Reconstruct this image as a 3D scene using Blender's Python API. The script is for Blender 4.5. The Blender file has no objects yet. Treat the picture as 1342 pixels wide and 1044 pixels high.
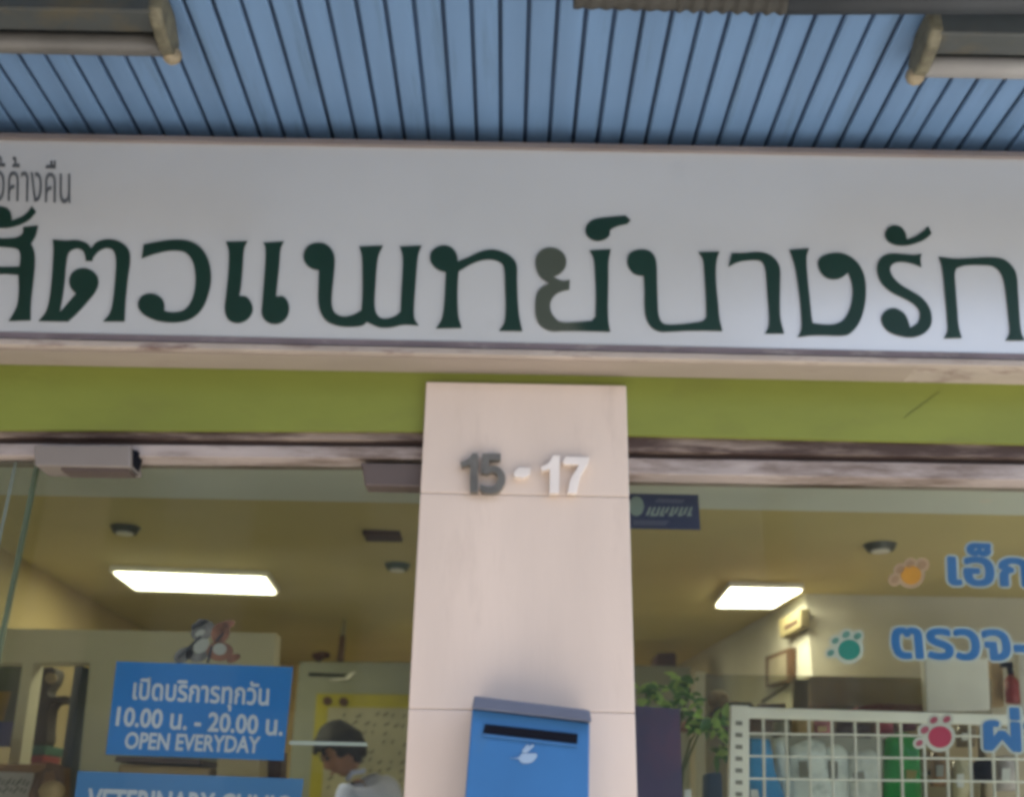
import bpy, bmesh, math, random
from mathutils import Vector, Matrix, noise
from mathutils.geometry import tessellate_polygon
S = bpy.context.scene
COL = S.collection
R = math.radians
random.seed(7)

# ------------------------------------------------------------------ camera
CAM = Vector((0, 0, 1.6))
ROT = Matrix.Rotation(R(112.5), 3, 'X') @ Matrix.Rotation(R(1.1), 3, 'Z')
F = 1349.0
cd = bpy.data.cameras.new('camera')
cd.sensor_width = 36
cd.lens = 36 * F / 1342
cd.clip_start = 0.05
cd.clip_end = 500
cd.dof.use_dof = True
cd.dof.focus_distance = 2.6
cd.dof.aperture_fstop = 2.2
cam = bpy.data.objects.new('camera', cd)
COL.objects.link(cam)
cam.matrix_world = Matrix.Translation(CAM) @ ROT.to_4x4()
S.camera = cam

# ------------------------------------------------------------------ sky, sun, exposure
w = bpy.data.worlds.new('World')
S.world = w
w.use_nodes = True
nt = w.node_tree
bgn = nt.nodes['Background']
sky = nt.nodes.new('ShaderNodeTexSky')
sky.sky_type = 'NISHITA'
sky.sun_disc = False
sky.sun_elevation = R(72)
sky.sun_rotation = R(150)
sky.dust_density = 2.5
nt.links.new(sky.outputs[0], bgn.inputs[0])
bgn.inputs[1].default_value = 0.11
sl = bpy.data.lights.new('sun', 'SUN')
sl.energy = 3.0
sl.angle = R(0.5)
sl.color = (1, 0.95, 0.88)
so = bpy.data.objects.new('sun', sl)
COL.objects.link(so)
az = R(150)
tosun = Vector((math.sin(az) * math.cos(R(72)), math.cos(az) * math.cos(R(72)), math.sin(R(72))))
so.rotation_euler = tosun.to_track_quat('Z', 'Y').to_euler()
S.view_settings.view_transform = 'Standard'
S.view_settings.look = 'None'
S.view_settings.gamma = 1
S.view_settings.use_curve_mapping = False
S.view_settings.exposure = 2.3
S.cycles.pixel_filter_type = 'GAUSSIAN'
S.cycles.filter_width = 4.2
S.cycles.use_denoising = True

# ------------------------------------------------------------------ helpers
def ray(px, py):
    return ROT @ Vector((px - 671.0, 522.0 - py, -F))
def onY(px, py, Y):
    d = ray(px, py)
    return CAM + d * ((Y - CAM.y) / d.y)
def onZ(px, py, z):
    d = ray(px, py)
    return CAM + d * ((z - CAM.z) / d.z)

def lin(c):
    return tuple(((v / 255) / 12.92 if v / 255 <= 0.04045 else ((v / 255 + 0.055) / 1.055) ** 2.4) for v in c)

MATS = {}
def mat(name, col, rough=0.6, var=0.12, scale=6.0, metal=0.0, dirt=None, dirt_amt=0.0, dirt_scale=4.0, bump=0.0, stretch=(1, 1, 1), coat=0.0):
    """principled with object-space mottling, an optional second (dirt) colour and fine bump"""
    if name in MATS:
        return MATS[name]
    m = bpy.data.materials.new(name)
    m.use_nodes = True
    n = m.node_tree
    p = n.nodes['Principled BSDF']
    p.inputs['Roughness'].default_value = rough
    p.inputs['Metallic'].default_value = metal
    p.inputs['Coat Weight'].default_value = coat
    tc = n.nodes.new('ShaderNodeTexCoord')
    mp = n.nodes.new('ShaderNodeMapping')
    mp.inputs['Scale'].default_value = stretch
    n.links.new(tc.outputs['Object'], mp.inputs[0])
    nz = n.nodes.new('ShaderNodeTexNoise')
    nz.inputs['Scale'].default_value = scale
    nz.inputs['Detail'].default_value = 6
    n.links.new(mp.outputs[0], nz.inputs['Vector'])
    mr = n.nodes.new('ShaderNodeMapRange')
    mr.inputs['From Min'].default_value = 0.3
    mr.inputs['From Max'].default_value = 0.7
    mr.inputs['To Min'].default_value = 1 - var
    mr.inputs['To Max'].default_value = 1 + var
    n.links.new(nz.outputs[0], mr.inputs[0])
    mx = n.nodes.new('ShaderNodeMix')
    mx.data_type = 'RGBA'
    mx.blend_type = 'MULTIPLY'
    mx.inputs[0].default_value = 1
    mx.inputs[6].default_value = (*col, 1)
    n.links.new(mr.outputs[0], mx.inputs[7])
    out = mx.outputs[2]
    if dirt:
        n2 = n.nodes.new('ShaderNodeTexNoise')
        n2.inputs['Scale'].default_value = dirt_scale
        n2.inputs['Detail'].default_value = 8
        n2.inputs['Roughness'].default_value = 0.65
        n.links.new(mp.outputs[0], n2.inputs['Vector'])
        r2 = n.nodes.new('ShaderNodeMapRange')
        r2.inputs['From Min'].default_value = 0.62 - dirt_amt * 0.3
        r2.inputs['From Max'].default_value = 0.80 - dirt_amt * 0.3
        n.links.new(n2.outputs[0], r2.inputs[0])
        m2 = n.nodes.new('ShaderNodeMix')
        m2.data_type = 'RGBA'
        n.links.new(r2.outputs[0], m2.inputs[0])
        n.links.new(out, m2.inputs[6])
        m2.inputs[7].default_value = (*dirt, 1)
        out = m2.outputs[2]
    n.links.new(out, p.inputs['Base Color'])
    if bump:
        b = n.nodes.new('ShaderNodeBump')
        b.inputs['Strength'].default_value = bump
        b.inputs['Distance'].default_value = 0.004
        n3 = n.nodes.new('ShaderNodeTexNoise')
        n3.inputs['Scale'].default_value = scale * 12
        n3.inputs['Detail'].default_value = 4
        n.links.new(mp.outputs[0], n3.inputs['Vector'])
        n.links.new(n3.outputs[0], b.inputs['Height'])
        n.links.new(b.outputs[0], p.inputs['Normal'])
    MATS[name] = m
    return m

def emit(name, col, strength):
    m = bpy.data.materials.new(name)
    m.use_nodes = True
    p = m.node_tree.nodes['Principled BSDF']
    p.inputs['Base Color'].default_value = (0.8, 0.8, 0.78, 1)
    p.inputs['Emission Color'].default_value = (*col, 1)
    p.inputs['Emission Strength'].default_value = strength
    return m

def glass_mat(name, tint, refl=1.0, milky=0.0, rough=0.01):
    m = bpy.data.materials.new(name)
    m.use_nodes = True
    n = m.node_tree
    n.nodes.clear()
    o = n.nodes.new('ShaderNodeOutputMaterial')
    t = n.nodes.new('ShaderNodeBsdfTransparent')
    t.inputs[0].default_value = (*tint, 1)
    g = n.nodes.new('ShaderNodeBsdfGlossy')
    g.inputs['Roughness'].default_value = rough
    fr = n.nodes.new('ShaderNodeFresnel')
    fr.inputs[0].default_value = 1.45
    mu = n.nodes.new('ShaderNodeMath')
    mu.operation = 'MULTIPLY'
    mu.inputs[1].default_value = refl
    n.links.new(fr.outputs[0], mu.inputs[0])
    x = n.nodes.new('ShaderNodeMixShader')
    n.links.new(mu.outputs[0], x.inputs[0])
    n.links.new(t.outputs[0], x.inputs[1])
    n.links.new(g.outputs[0], x.inputs[2])
    last = x
    if milky:
        d = n.nodes.new('ShaderNodeBsdfDiffuse')
        d.inputs[0].default_value = (0.75, 0.76, 0.76, 1)
        y = n.nodes.new('ShaderNodeMixShader')
        y.inputs[0].default_value = milky
        tc = n.nodes.new('ShaderNodeTexCoord'); mp = n.nodes.new('ShaderNodeMapping')
        mp.inputs['Scale'].default_value = (3, 3, 1.1); mp.inputs['Rotation'].default_value = (0, 0.5, 0)
        nz = n.nodes.new('ShaderNodeTexNoise'); nz.inputs['Scale'].default_value = 2.2; nz.inputs['Detail'].default_value = 7; nz.inputs['Roughness'].default_value = 0.7
        mr = n.nodes.new('ShaderNodeMapRange'); mr.inputs['From Min'].default_value = 0.35; mr.inputs['From Max'].default_value = 0.7; mr.inputs['To Min'].default_value = milky * 0.3; mr.inputs['To Max'].default_value = milky * 2.4
        n.links.new(tc.outputs['Object'], mp.inputs[0]); n.links.new(mp.outputs[0], nz.inputs['Vector']); n.links.new(nz.outputs[0], mr.inputs[0]); n.links.new(mr.outputs[0], y.inputs[0])
        n.links.new(x.outputs[0], y.inputs[1])
        n.links.new(d.outputs[0], y.inputs[2])
        last = y
    n.links.new(last.outputs[0], o.inputs[0])
    return m

def link(name, me, m, parent=None, bev=0.0, smooth=False):
    if m:
        me.materials.append(m)
    o = bpy.data.objects.new(name, me)
    COL.objects.link(o)
    if parent:
        o.parent = parent
        o.matrix_parent_inverse = Matrix.Translation(parent.location).inverted()
    if smooth:
        for p in me.polygons:
            p.use_smooth = True
    if bev:
        b = o.modifiers.new('bevel', 'BEVEL')
        b.width = bev
        b.segments = 2
        b.limit_method = 'ANGLE'
        b.angle_limit = R(40)
    return o

def obj(name, bm, m, parent=None, bev=0.0, smooth=False):
    bmesh.ops.recalc_face_normals(bm, faces=bm.faces[:])
    me = bpy.data.meshes.new(name)
    bm.to_mesh(me)
    bm.free()
    return link(name, me, m, parent, bev, smooth)

def tag(o, label, cat, group=None):
    o['label'] = label
    o['category'] = cat
    if group:
        o['group'] = group
    return o
def struct(o, label=None, cat=None):
    o['kind'] = 'structure'
    if label:
        o['label'] = label
        o['category'] = cat
    return o
def thing(name, label, cat, loc, group=None):
    e = bpy.data.objects.new(name, None)
    e.empty_display_size = 0.1
    COL.objects.link(e)
    e.location = loc
    return tag(e, label, cat, group)

def B():
    return bmesh.new()
def box(bm, x0, x1, y0, y1, z0, z1):
    v = [bm.verts.new((x, y, z)) for x in (x0, x1) for y in (y0, y1) for z in (z0, z1)]
    for f in ((0, 1, 3, 2), (4, 6, 7, 5), (0, 4, 5, 1), (2, 3, 7, 6), (0, 2, 6, 4), (1, 5, 7, 3)):
        bm.faces.new([v[i] for i in f])
    return bm
def prism(bm, pts, d):
    """polygon pts (planar) extruded by vector d, any concave outline"""
    n = len(pts)
    a = [bm.verts.new(p) for p in pts]
    b = [bm.verts.new(p + d) for p in pts]
    if n <= 4:
        bm.faces.new(a)
        bm.faces.new(b[::-1])
    else:
        for t in tessellate_polygon([pts]):
            try:
                bm.faces.new([a[i] for i in t])
                bm.faces.new([b[i] for i in t][::-1])
            except ValueError:
                pass
    for i in range(n):
        j = (i + 1) % n
        bm.faces.new((a[i], b[i], b[j], a[j]))
    return bm
def slab(bm, px, Y, depth):
    """pixel outline seen on the vertical plane Y, given real depth behind it"""
    return prism(bm, [onY(x, y, Y) for x, y in px], Vector((0, depth, 0)))
def rect(x0, y0, x1, y1):
    return [(x0, y0), (x1, y0), (x1, y1), (x0, y1)]
def tube(bm, pts, r, seg=12, cap=True, flat=None):
    """swept tube through pts; r a number or a list"""
    pts = [Vector(p) for p in pts]
    rs = r if isinstance(r, (list, tuple)) else [r] * len(pts)
    rings = []
    for i, p in enumerate(pts):
        t = (pts[min(i + 1, len(pts) - 1)] - pts[max(i - 1, 0)]).normalized()
        up = Vector((0, 0, 1)) if abs(t.z) < 0.9 else Vector((1, 0, 0))
        a = t.cross(up).normalized()
        b = a.cross(t)
        rings.append([bm.verts.new(p + (a * math.cos(2 * math.pi * k / seg) + b * math.sin(2 * math.pi * k / seg)) * rs[i]) for k in range(seg)])
    for q, s in zip(rings, rings[1:]):
        for k in range(seg):
            bm.faces.new((q[k], q[(k + 1) % seg], s[(k + 1) % seg], s[k]))
    if cap:
        bm.faces.new(rings[0][::-1])
        bm.faces.new(rings[-1])
    return bm
def ball(bm, c, r, sub=2):
    m = Matrix.Translation(c) @ Matrix.Diagonal((*((r, r, r) if isinstance(r, (int, float)) else r), 1))
    bmesh.ops.create_icosphere(bm, subdivisions=sub, radius=1, matrix=m)
    return bm

def smooth_outline(pts, step=5):
    P = [Vector((p[0], p[1])) for p in pts]
    C = [len(p) > 2 for p in pts]
    n = len(P)
    out = []
    for i in range(n):
        j = (i + 1) % n
        L = (P[j] - P[i]).length
        def tang(k, fwd):
            if C[k]:
                return None
            d = P[(k + 1) % n] - P[k - 1]
            return d.normalized() * L if d.length else d
        m0, m1 = tang(i, 1), tang(j, 0)
        ch = P[j] - P[i]
        if m0 is None and m1 is None:
            m0 = m1 = ch
        elif m0 is None:
            m0 = ch * 2 - m1 if False else ch
        elif m1 is None:
            m1 = ch
        for s in range(step):
            t = s / step
            h = ((2 * t ** 3 - 3 * t ** 2 + 1), (t ** 3 - 2 * t ** 2 + t), (-2 * t ** 3 + 3 * t ** 2), (t ** 3 - t ** 2))
            out.append(P[i] * h[0] + m0 * h[1] + P[j] * h[2] + m1 * h[3])
            if m0 is ch and m1 is ch:
                break
    return out

def text_into(name, body, TL, TR, BL, m, parent, off=0.0, thick=0.002):
    """text mesh fitted by its own bounds into the parallelogram TL, TR, BL (world points);
    off (em) thickens the strokes with displaced copies, each a hair deeper than the last"""
    cu = bpy.data.curves.new('tmp', 'FONT')
    cu.body = body
    cu.size = 1
    cu.resolution_u = 3
    to = bpy.data.objects.new('tmp', cu)
    COL.objects.link(to)
    bpy.context.view_layer.update()
    me = bpy.data.meshes.new_from_object(to.evaluated_get(bpy.context.evaluated_depsgraph_get()))
    bpy.data.objects.remove(to)
    bpy.data.curves.remove(cu)
    xs = [v.co.x for v in me.vertices]
    ys = [v.co.y for v in me.vertices]
    x0, x1, y0, y1 = min(xs) , max(xs), min(ys), max(ys)
    ex = (TR - TL) / (x1 - x0)
    ey = (TL - BL) / (y1 - y0)
    nrm = ex.cross(ey).normalized()
    if nrm.y > 0:
        nrm = -nrm
    bm = bmesh.new()
    N = 10 if off else 0
    for k in range(N + 1):
        dx, dy = (0, 0) if k == 0 else (off * math.cos(2 * math.pi * k / N), off * math.sin(2 * math.pi * k / N))
        n0 = len(bm.verts)
        bm.from_mesh(me)
        bm.verts.ensure_lookup_table()
        for v in bm.verts[n0:]:
            v.co = BL + ex * (v.co.x - x0 + dx) + ey * (v.co.y - y0 + dy) - nrm * (0.00009 * k)
    bpy.data.meshes.remove(me)
    r = bmesh.ops.extrude_face_region(bm, geom=bm.faces[:])
    for v in [g for g in r['geom'] if isinstance(g, bmesh.types.BMVert)]:
        v.co += nrm * thick
    return obj(name, bm, m, parent)

def pieces(name, polys, Y, th, m, parent):
    for q in polys:
        b = B(); slab(b, q, Y, th); obj(name, b, m, parent)

# ------------------------------------------------------------------ materials
M_soffit = mat('soffit_blue', (0.135, 0.24, 0.40), 0.42, 0.10, 3, dirt=(0.10, 0.175, 0.27), dirt_amt=0.2, dirt_scale=4, stretch=(4, 0.3, 1))
M_gap = mat('soffit_gap', (0.022, 0.048, 0.095), 0.7, 0.5, 3, stretch=(6, 0.4, 1))
M_white = mat('sign_white', (0.57, 0.58, 0.575), 0.32, 0.035, 2.5, dirt=(0.50, 0.51, 0.51), dirt_amt=0.02, dirt_scale=1.8, coat=1.0)
M_white.node_tree.nodes['Principled BSDF'].inputs['Coat Roughness'].default_value = 0.24
M_white.node_tree.nodes['Principled BSDF'].inputs['Coat IOR'].default_value = 1.85
M_trim = mat('weathered_trim', (0.42, 0.36, 0.31), 0.7, 0.16, 9, dirt=(0.16, 0.10, 0.09), dirt_amt=0.35, dirt_scale=11, bump=0.4, stretch=(0.5, 1, 2.5))
M_under = mat('sign_underside', (0.32, 0.27, 0.225), 0.75, 0.10, 5, dirt=(0.26, 0.20, 0.17), dirt_amt=0.12, dirt_scale=7, stretch=(0.35, 1, 1))
M_letter = mat('sign_green', (0.004, 0.030, 0.018), 0.5, 0.08)
M_letter_glare = mat('sign_green_reflection', (0.004, 0.030, 0.018), 0.5, 0.08)
n = M_letter_glare.node_tree
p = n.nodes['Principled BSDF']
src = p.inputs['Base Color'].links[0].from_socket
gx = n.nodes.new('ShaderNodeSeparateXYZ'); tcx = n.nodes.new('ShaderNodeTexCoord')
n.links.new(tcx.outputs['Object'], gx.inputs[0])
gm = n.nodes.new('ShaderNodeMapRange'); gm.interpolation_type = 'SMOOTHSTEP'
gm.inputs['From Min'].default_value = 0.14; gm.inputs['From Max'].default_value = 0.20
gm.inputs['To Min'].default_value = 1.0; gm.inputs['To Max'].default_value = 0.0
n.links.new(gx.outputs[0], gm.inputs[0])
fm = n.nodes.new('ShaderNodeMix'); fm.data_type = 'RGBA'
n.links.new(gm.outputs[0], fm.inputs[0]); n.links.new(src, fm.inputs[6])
fm.inputs[7].default_value = (0.065, 0.078, 0.056, 1)  # greyish sign reflection painted into the left part of this letter
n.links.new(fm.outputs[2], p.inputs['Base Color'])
M_small = mat('small_grey_letters', (0.10, 0.11, 0.12), 0.5)
M_green = mat('lime_paint', (0.20, 0.23, 0.035), 0.65, 0.12, 4, dirt=(0.17, 0.18, 0.035), dirt_amt=0.12, dirt_scale=3, bump=0.25, stretch=(0.5, 1, 1))
M_track = mat('rusty_track', (0.26, 0.20, 0.16), 0.75, 0.22, 12, dirt=(0.06, 0.035, 0.028), dirt_amt=0.85, dirt_scale=9, bump=0.5, stretch=(0.35, 1, 3))
M_frame = mat('window_frame_pale', (0.40, 0.34, 0.31), 0.6, 0.16, 9, dirt=(0.17, 0.125, 0.10), dirt_amt=0.62, dirt_scale=8, bump=0.3, stretch=(0.35, 1, 2))
M_closer = mat('closer_beige', (0.22, 0.19, 0.165), 0.5, 0.08)
M_closer_dark = mat('closer_brown', (0.10, 0.075, 0.065), 0.5, 0.1)
M_metal = mat('brushed_steel', (0.84, 0.75, 0.66), 0.45, 0.06, 8, metal=0.25)
M_metal_dull = mat('tarnished_steel', (0.15, 0.14, 0.12), 0.4, 0.2, 20, metal=0.25)
M_mail = mat('mailbox_blue', (0.027, 0.128, 0.31), 0.4, 0.1, 5, dirt=(0.05, 0.13, 0.24), dirt_amt=0.2, dirt_scale=6)
M_lid = mat('mailbox_lid', (0.085, 0.10, 0.145), 0.5, 0.1)
M_black = mat('near_black', (0.006, 0.007, 0.012), 0.8)
M_black.node_tree.nodes['Principled BSDF'].inputs['Specular IOR Level'].default_value = 0.1
M_pale = mat('pale_mark', (0.24, 0.34, 0.46), 0.6)
M_signblue = mat('sign_blue', (0.02, 0.20, 0.60), 0.4, 0.05, 3)
M_signtext = mat('sign_text', (0.62, 0.66, 0.76), 0.5, 0.06)
M_navy = mat('navy', (0.018, 0.022, 0.085), 0.5, 0.1)
M_purple = mat('purple_poster', (0.055, 0.04, 0.11), 0.4, 0.25, 4, dirt=(0.12, 0.05, 0.11), dirt_amt=0.25, dirt_scale=3)
M_bodygrey = mat('lamp_body', (0.06, 0.068, 0.066), 0.6, 0.12, dirt=(0.10, 0.085, 0.05), dirt_amt=0.3)
M_holder = mat('lamp_holder', (0.15, 0.14, 0.09), 0.6, 0.35, 30, dirt=(0.08, 0.075, 0.05), dirt_amt=0.4, dirt_scale=22)
M_tube_l = mat('lamp_tube_dusty', (0.11, 0.106, 0.095), 0.4, 0.2, 8)
M_tube_r = mat('lamp_tube_white', (0.34, 0.34, 0.33), 0.35, 0.1)
M_conduit = mat('conduit_dark', (0.035, 0.042, 0.048), 0.6, 0.15)
M_hose = mat('hose_dusty', (0.045, 0.044, 0.037), 0.75, 0.2, 20)
M_cream = mat('cream_paint', (0.44, 0.355, 0.175), 0.75, 0.05, 2)
M_ceil = mat('ceiling_paint', (0.62, 0.54, 0.25), 0.8, 0.05, 2)
M_beam = mat('beam_paint', (0.74, 0.80, 0.76), 0.7, 0.05, 2)
M_part = mat('partition_white', (0.66, 0.64, 0.48), 0.7, 0.06, 2)
M_grey = mat('board_grey', (0.25, 0.27, 0.215), 0.6, 0.1, 3)
M_wood = mat('brown_wood', (0.13, 0.07, 0.04), 0.55, 0.2, 5, stretch=(1, 1, 0.2))
M_tan = mat('tan_card', (0.40, 0.29, 0.15), 0.7, 0.12)
M_brown = mat('dark_brown', (0.07, 0.03, 0.02), 0.6, 0.2)
M_wire = mat('white_wire', (0.84, 0.84, 0.77), 0.4, 0.05)
M_floor = mat('tile_floor', (0.42, 0.38, 0.32), 0.35, 0.08)
M_pave = mat('pavement', (0.30, 0.285, 0.265), 0.85, 0.15, 3, bump=0.4)
M_asph = mat('asphalt', (0.055, 0.055, 0.056), 0.9, 0.2, 4, bump=0.5)
M_glass = glass_mat('window_glass', (0.93, 0.95, 0.91), 0.75, 0.0035)

def pillar_mat():
    m = mat('pillar_stone', (0.66, 0.54, 0.445), 0.36, 0.06, 3, dirt=(0.58, 0.465, 0.38), dirt_amt=0.15, dirt_scale=5, stretch=(1.6, 1, 0.35), coat=0.15, bump=0.15)
    return m
M_pillar = pillar_mat()

# ------------------------------------------------------------------ main planes
YS = 2.42          # sign face
YW = 2.52          # lintel wall
YP = 2.498         # pillar face
YG = 2.60          # glass
ZSOF = 3.44        # soffit
ZC = 2.70          # shop ceiling
ZF = 0.30          # shop floor

# ------------------------------------------------------------------ street
b = B(); box(b, -60, 60, -60, 40, -0.6, -0.13); struct(obj('road', b, M_asph))
b = B(); box(b, -40, 40, -3.2, 2.66, -0.126, 0.0); struct(obj('pavement', b, M_pave))
b = B(); box(b, -40, 40, -3.4, -3.204, -0.126, 0.004); struct(obj('kerb', b, mat('kerb_stone', (0.4, 0.4, 0.38), 0.8, bump=0.4), bev=0.015))
b = B(); box(b, -40, 40, -1.0 - 13.4, -1.0 - 10.2, -0.126, 0.0); struct(obj('far_pavement', b, M_pave))

b = B(); box(b, -2.5, -2.25, -0.4, 2.40, 0, 3.40); tag(obj('light_blocker_wall', b, mat('light_blocker_paint', (0.16, 0.13, 0.11), 0.8, 0.15), bev=0.01), 'unseen brown wall added to block light, left of the signboard', 'wall')  # unseen wall, invented to hold back light from the left
# a row of shophouses across the street (only met in reflections)
def row(label, x0, x1, hgt, floors):
    opp = thing('shophouse_row', label, 'building', ((x0 + x1) / 2, -18, 0))
    b = B(); box(b, x0, x1, -22, -14.5, -0.13, hgt)
    obj('wall', b, mat('render_grey', (0.30, 0.29, 0.27), 0.85, 0.15, 1.5), opp)
    b = B(); box(b, x0 - 0.2, x1 + 0.2, -22.2, -14.2, hgt, hgt + 0.4); obj('roof', b, M_conduit, opp)
    for fl in range(floors):
        for i in range(int((x1 - x0) / 4)):
            x = x0 + 1 + i * 4
            b = B(); box(b, x, x + 2.2, -14.52, -14.42, 0.4 + fl * 3.1, 2.4 + fl * 3.1)
            obj('window', b, mat('far_glass', (0.03, 0.04, 0.05), 0.2), opp)
row('tall grey shophouse row standing across the street to the left', -34, 5, 13.5, 4)
row('lower grey shophouse row standing across the street to the right', 5.6, 18, 8.0, 2)

# ------------------------------------------------------------------ canopy with blue strip soffit
can = thing('canopy', 'blue strip-panelled canopy soffit with dark gaps above the signboard', 'canopy', (0, 1.9, ZSOF))
ph = onZ(656, 150, ZSOF).x
pitch = 0.0702
b = B()
bmg = B()
k0, k1 = -60, 39
for k in range(k0, k1):
    x0 = ph + k * pitch + 0.0055
    x1 = ph + (k + 1) * pitch - 0.0055
    dz = random.uniform(-0.0012, 0.0012)
    # rolled-edge aluminium strip: shallow profile running along Y, two lengths butted
    for (ya, yb) in ((1.58, 1.925), (1.928, 2.54)):
        j = random.uniform(-0.0006, 0.0006)
        z = ZSOF + dz + j
        prof = [(x0, z + 0.012), (x0, z + 0.003), (x0 + 0.004, z), (x1 - 0.004, z), (x1, z + 0.003), (x1, z + 0.012)]
        prism(b, [Vector((p[0], ya, p[1])) for p in prof], Vector((0, yb - ya, 0)))
obj('strip_panels', b, M_soffit, can)
b = B(); box(b, ph + k0 * pitch, ph + k1 * pitch, 1.58, 2.54, ZSOF + 0.0125, ZSOF + 0.05)
obj('backing', b, M_gap, can)
b = B(); box(b, ph + k0 * pitch - 0.04, ph + k1 * pitch + 0.04, 1.54, 2.54, ZSOF + 0.052, ZSOF + 0.16)
obj('roof_slab', b, M_trim, can)
b = B(); box(b, ph + k0 * pitch - 0.04, ph + k1 * pitch + 0.04, 1.52, 1.538, ZSOF - 0.06, ZSOF + 0.17)
obj('fascia', b, M_trim, can)

# ------------------------------------------------------------------ shop walls (lintels, upper wall)
up = struct(obj('upper_wall', box(B(), -4.2, 4.2, YW + 0.002, 2.9, 2.70, 6.0), M_cream))
# lime lintel left and right
def lint(pts, label):
    b = B(); slab(b, pts, YW, 0.16)
    return tag(obj('lintel_wall', b, M_green), label, 'wall')
lint([(-900, 440), (700, 470), (700, 565), (-900, 560)], 'lime green painted lintel wall left of the pillar, darker and in shade')
lint([(700, 475), (2200, 505), (2200, 601), (700, 567)], 'lime green painted lintel wall right of the pillar, brighter side with a thin crack')

lr = bpy.data.objects['lintel_wall.001']
b = B(); slab(b, [(1231, 513), (1232, 513.6), (1206, 532.6), (1186, 547.6), (1185, 547), (1205, 532)], YW - 0.002, 0.0015)
obj('crack', b, mat('crack_brown', (0.14, 0.16, 0.032), 0.8), lr)

# ------------------------------------------------------------------ signboard
zt = onY(671, 193, YS).z
zb = onY(671, 446, YS).z
SX0, SX1 = -2.9, 2.9
sg = thing('signboard', 'long white fascia signboard with dark green Thai lettering above the pillar', 'sign', (0, YS, zb))
def lin_px(px, y0, slope):
    return y0 + slope * (px - 671)
# face follows the photo's slight convergence
b = B(); slab(b, [(-700, 193.5 - 1371 * 0.0186), (2040, 193.5 + 1369 * 0.0186), (2040, 449 + 1369 * 0.0215), (-700, 449 - 1371 * 0.0215)], YS, 0.14)
obj('face', b, M_white, sg)
b = B(); slab(b, [(-700, 186 - 1371 * 0.0186), (2040, 186 + 1369 * 0.0186), (2040, 193.2 + 1369 * 0.0186), (-700, 193.2 - 1371 * 0.0186)], YS - 0.012, 0.15)
obj('top_rim', b, mat('rim_beige', (0.22, 0.19, 0.18), 0.6, 0.2, 8, dirt=(0.2, 0.15, 0.13), dirt_amt=0.2, dirt_scale=9, stretch=(0.3, 1, 1)), sg, bev=0.002)
# lower joint (dark, dirty) and weathered trim lip
b = B(); slab(b, [(-700, 449.3 - 1371 * 0.0215), (2040, 449.3 + 1369 * 0.0215), (2040, 457 + 1369 * 0.0215), (-700, 457 - 1371 * 0.0215)], YS - 0.004, 0.14)
obj('lower_joint', b, mat('joint_grime', (0.20, 0.16, 0.17), 0.7, 0.2, 10, dirt=(0.36, 0.32, 0.30), dirt_amt=0.3, dirt_scale=14, stretch=(0.6, 1, 2)), sg)
b = B(); slab(b, [(-700, 457.2 - 1371 * 0.0215), (2040, 457.2 + 1369 * 0.0215), (2040, 466 + 1369 * 0.0215), (-700, 466 - 1371 * 0.0215)], YS - 0.014, 0.19)
obj('lower_rim', b, M_trim, sg, bev=0.003)
# underside box back to the wall
zu = onY(671, 466.3, YS - 0.014).z
b = B(); box(b, -3.6, 3.6, YS + 0.004, YW - 0.002, zu - 0.002, zu + 0.04)
obj('underside', b, M_under, sg)

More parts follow.
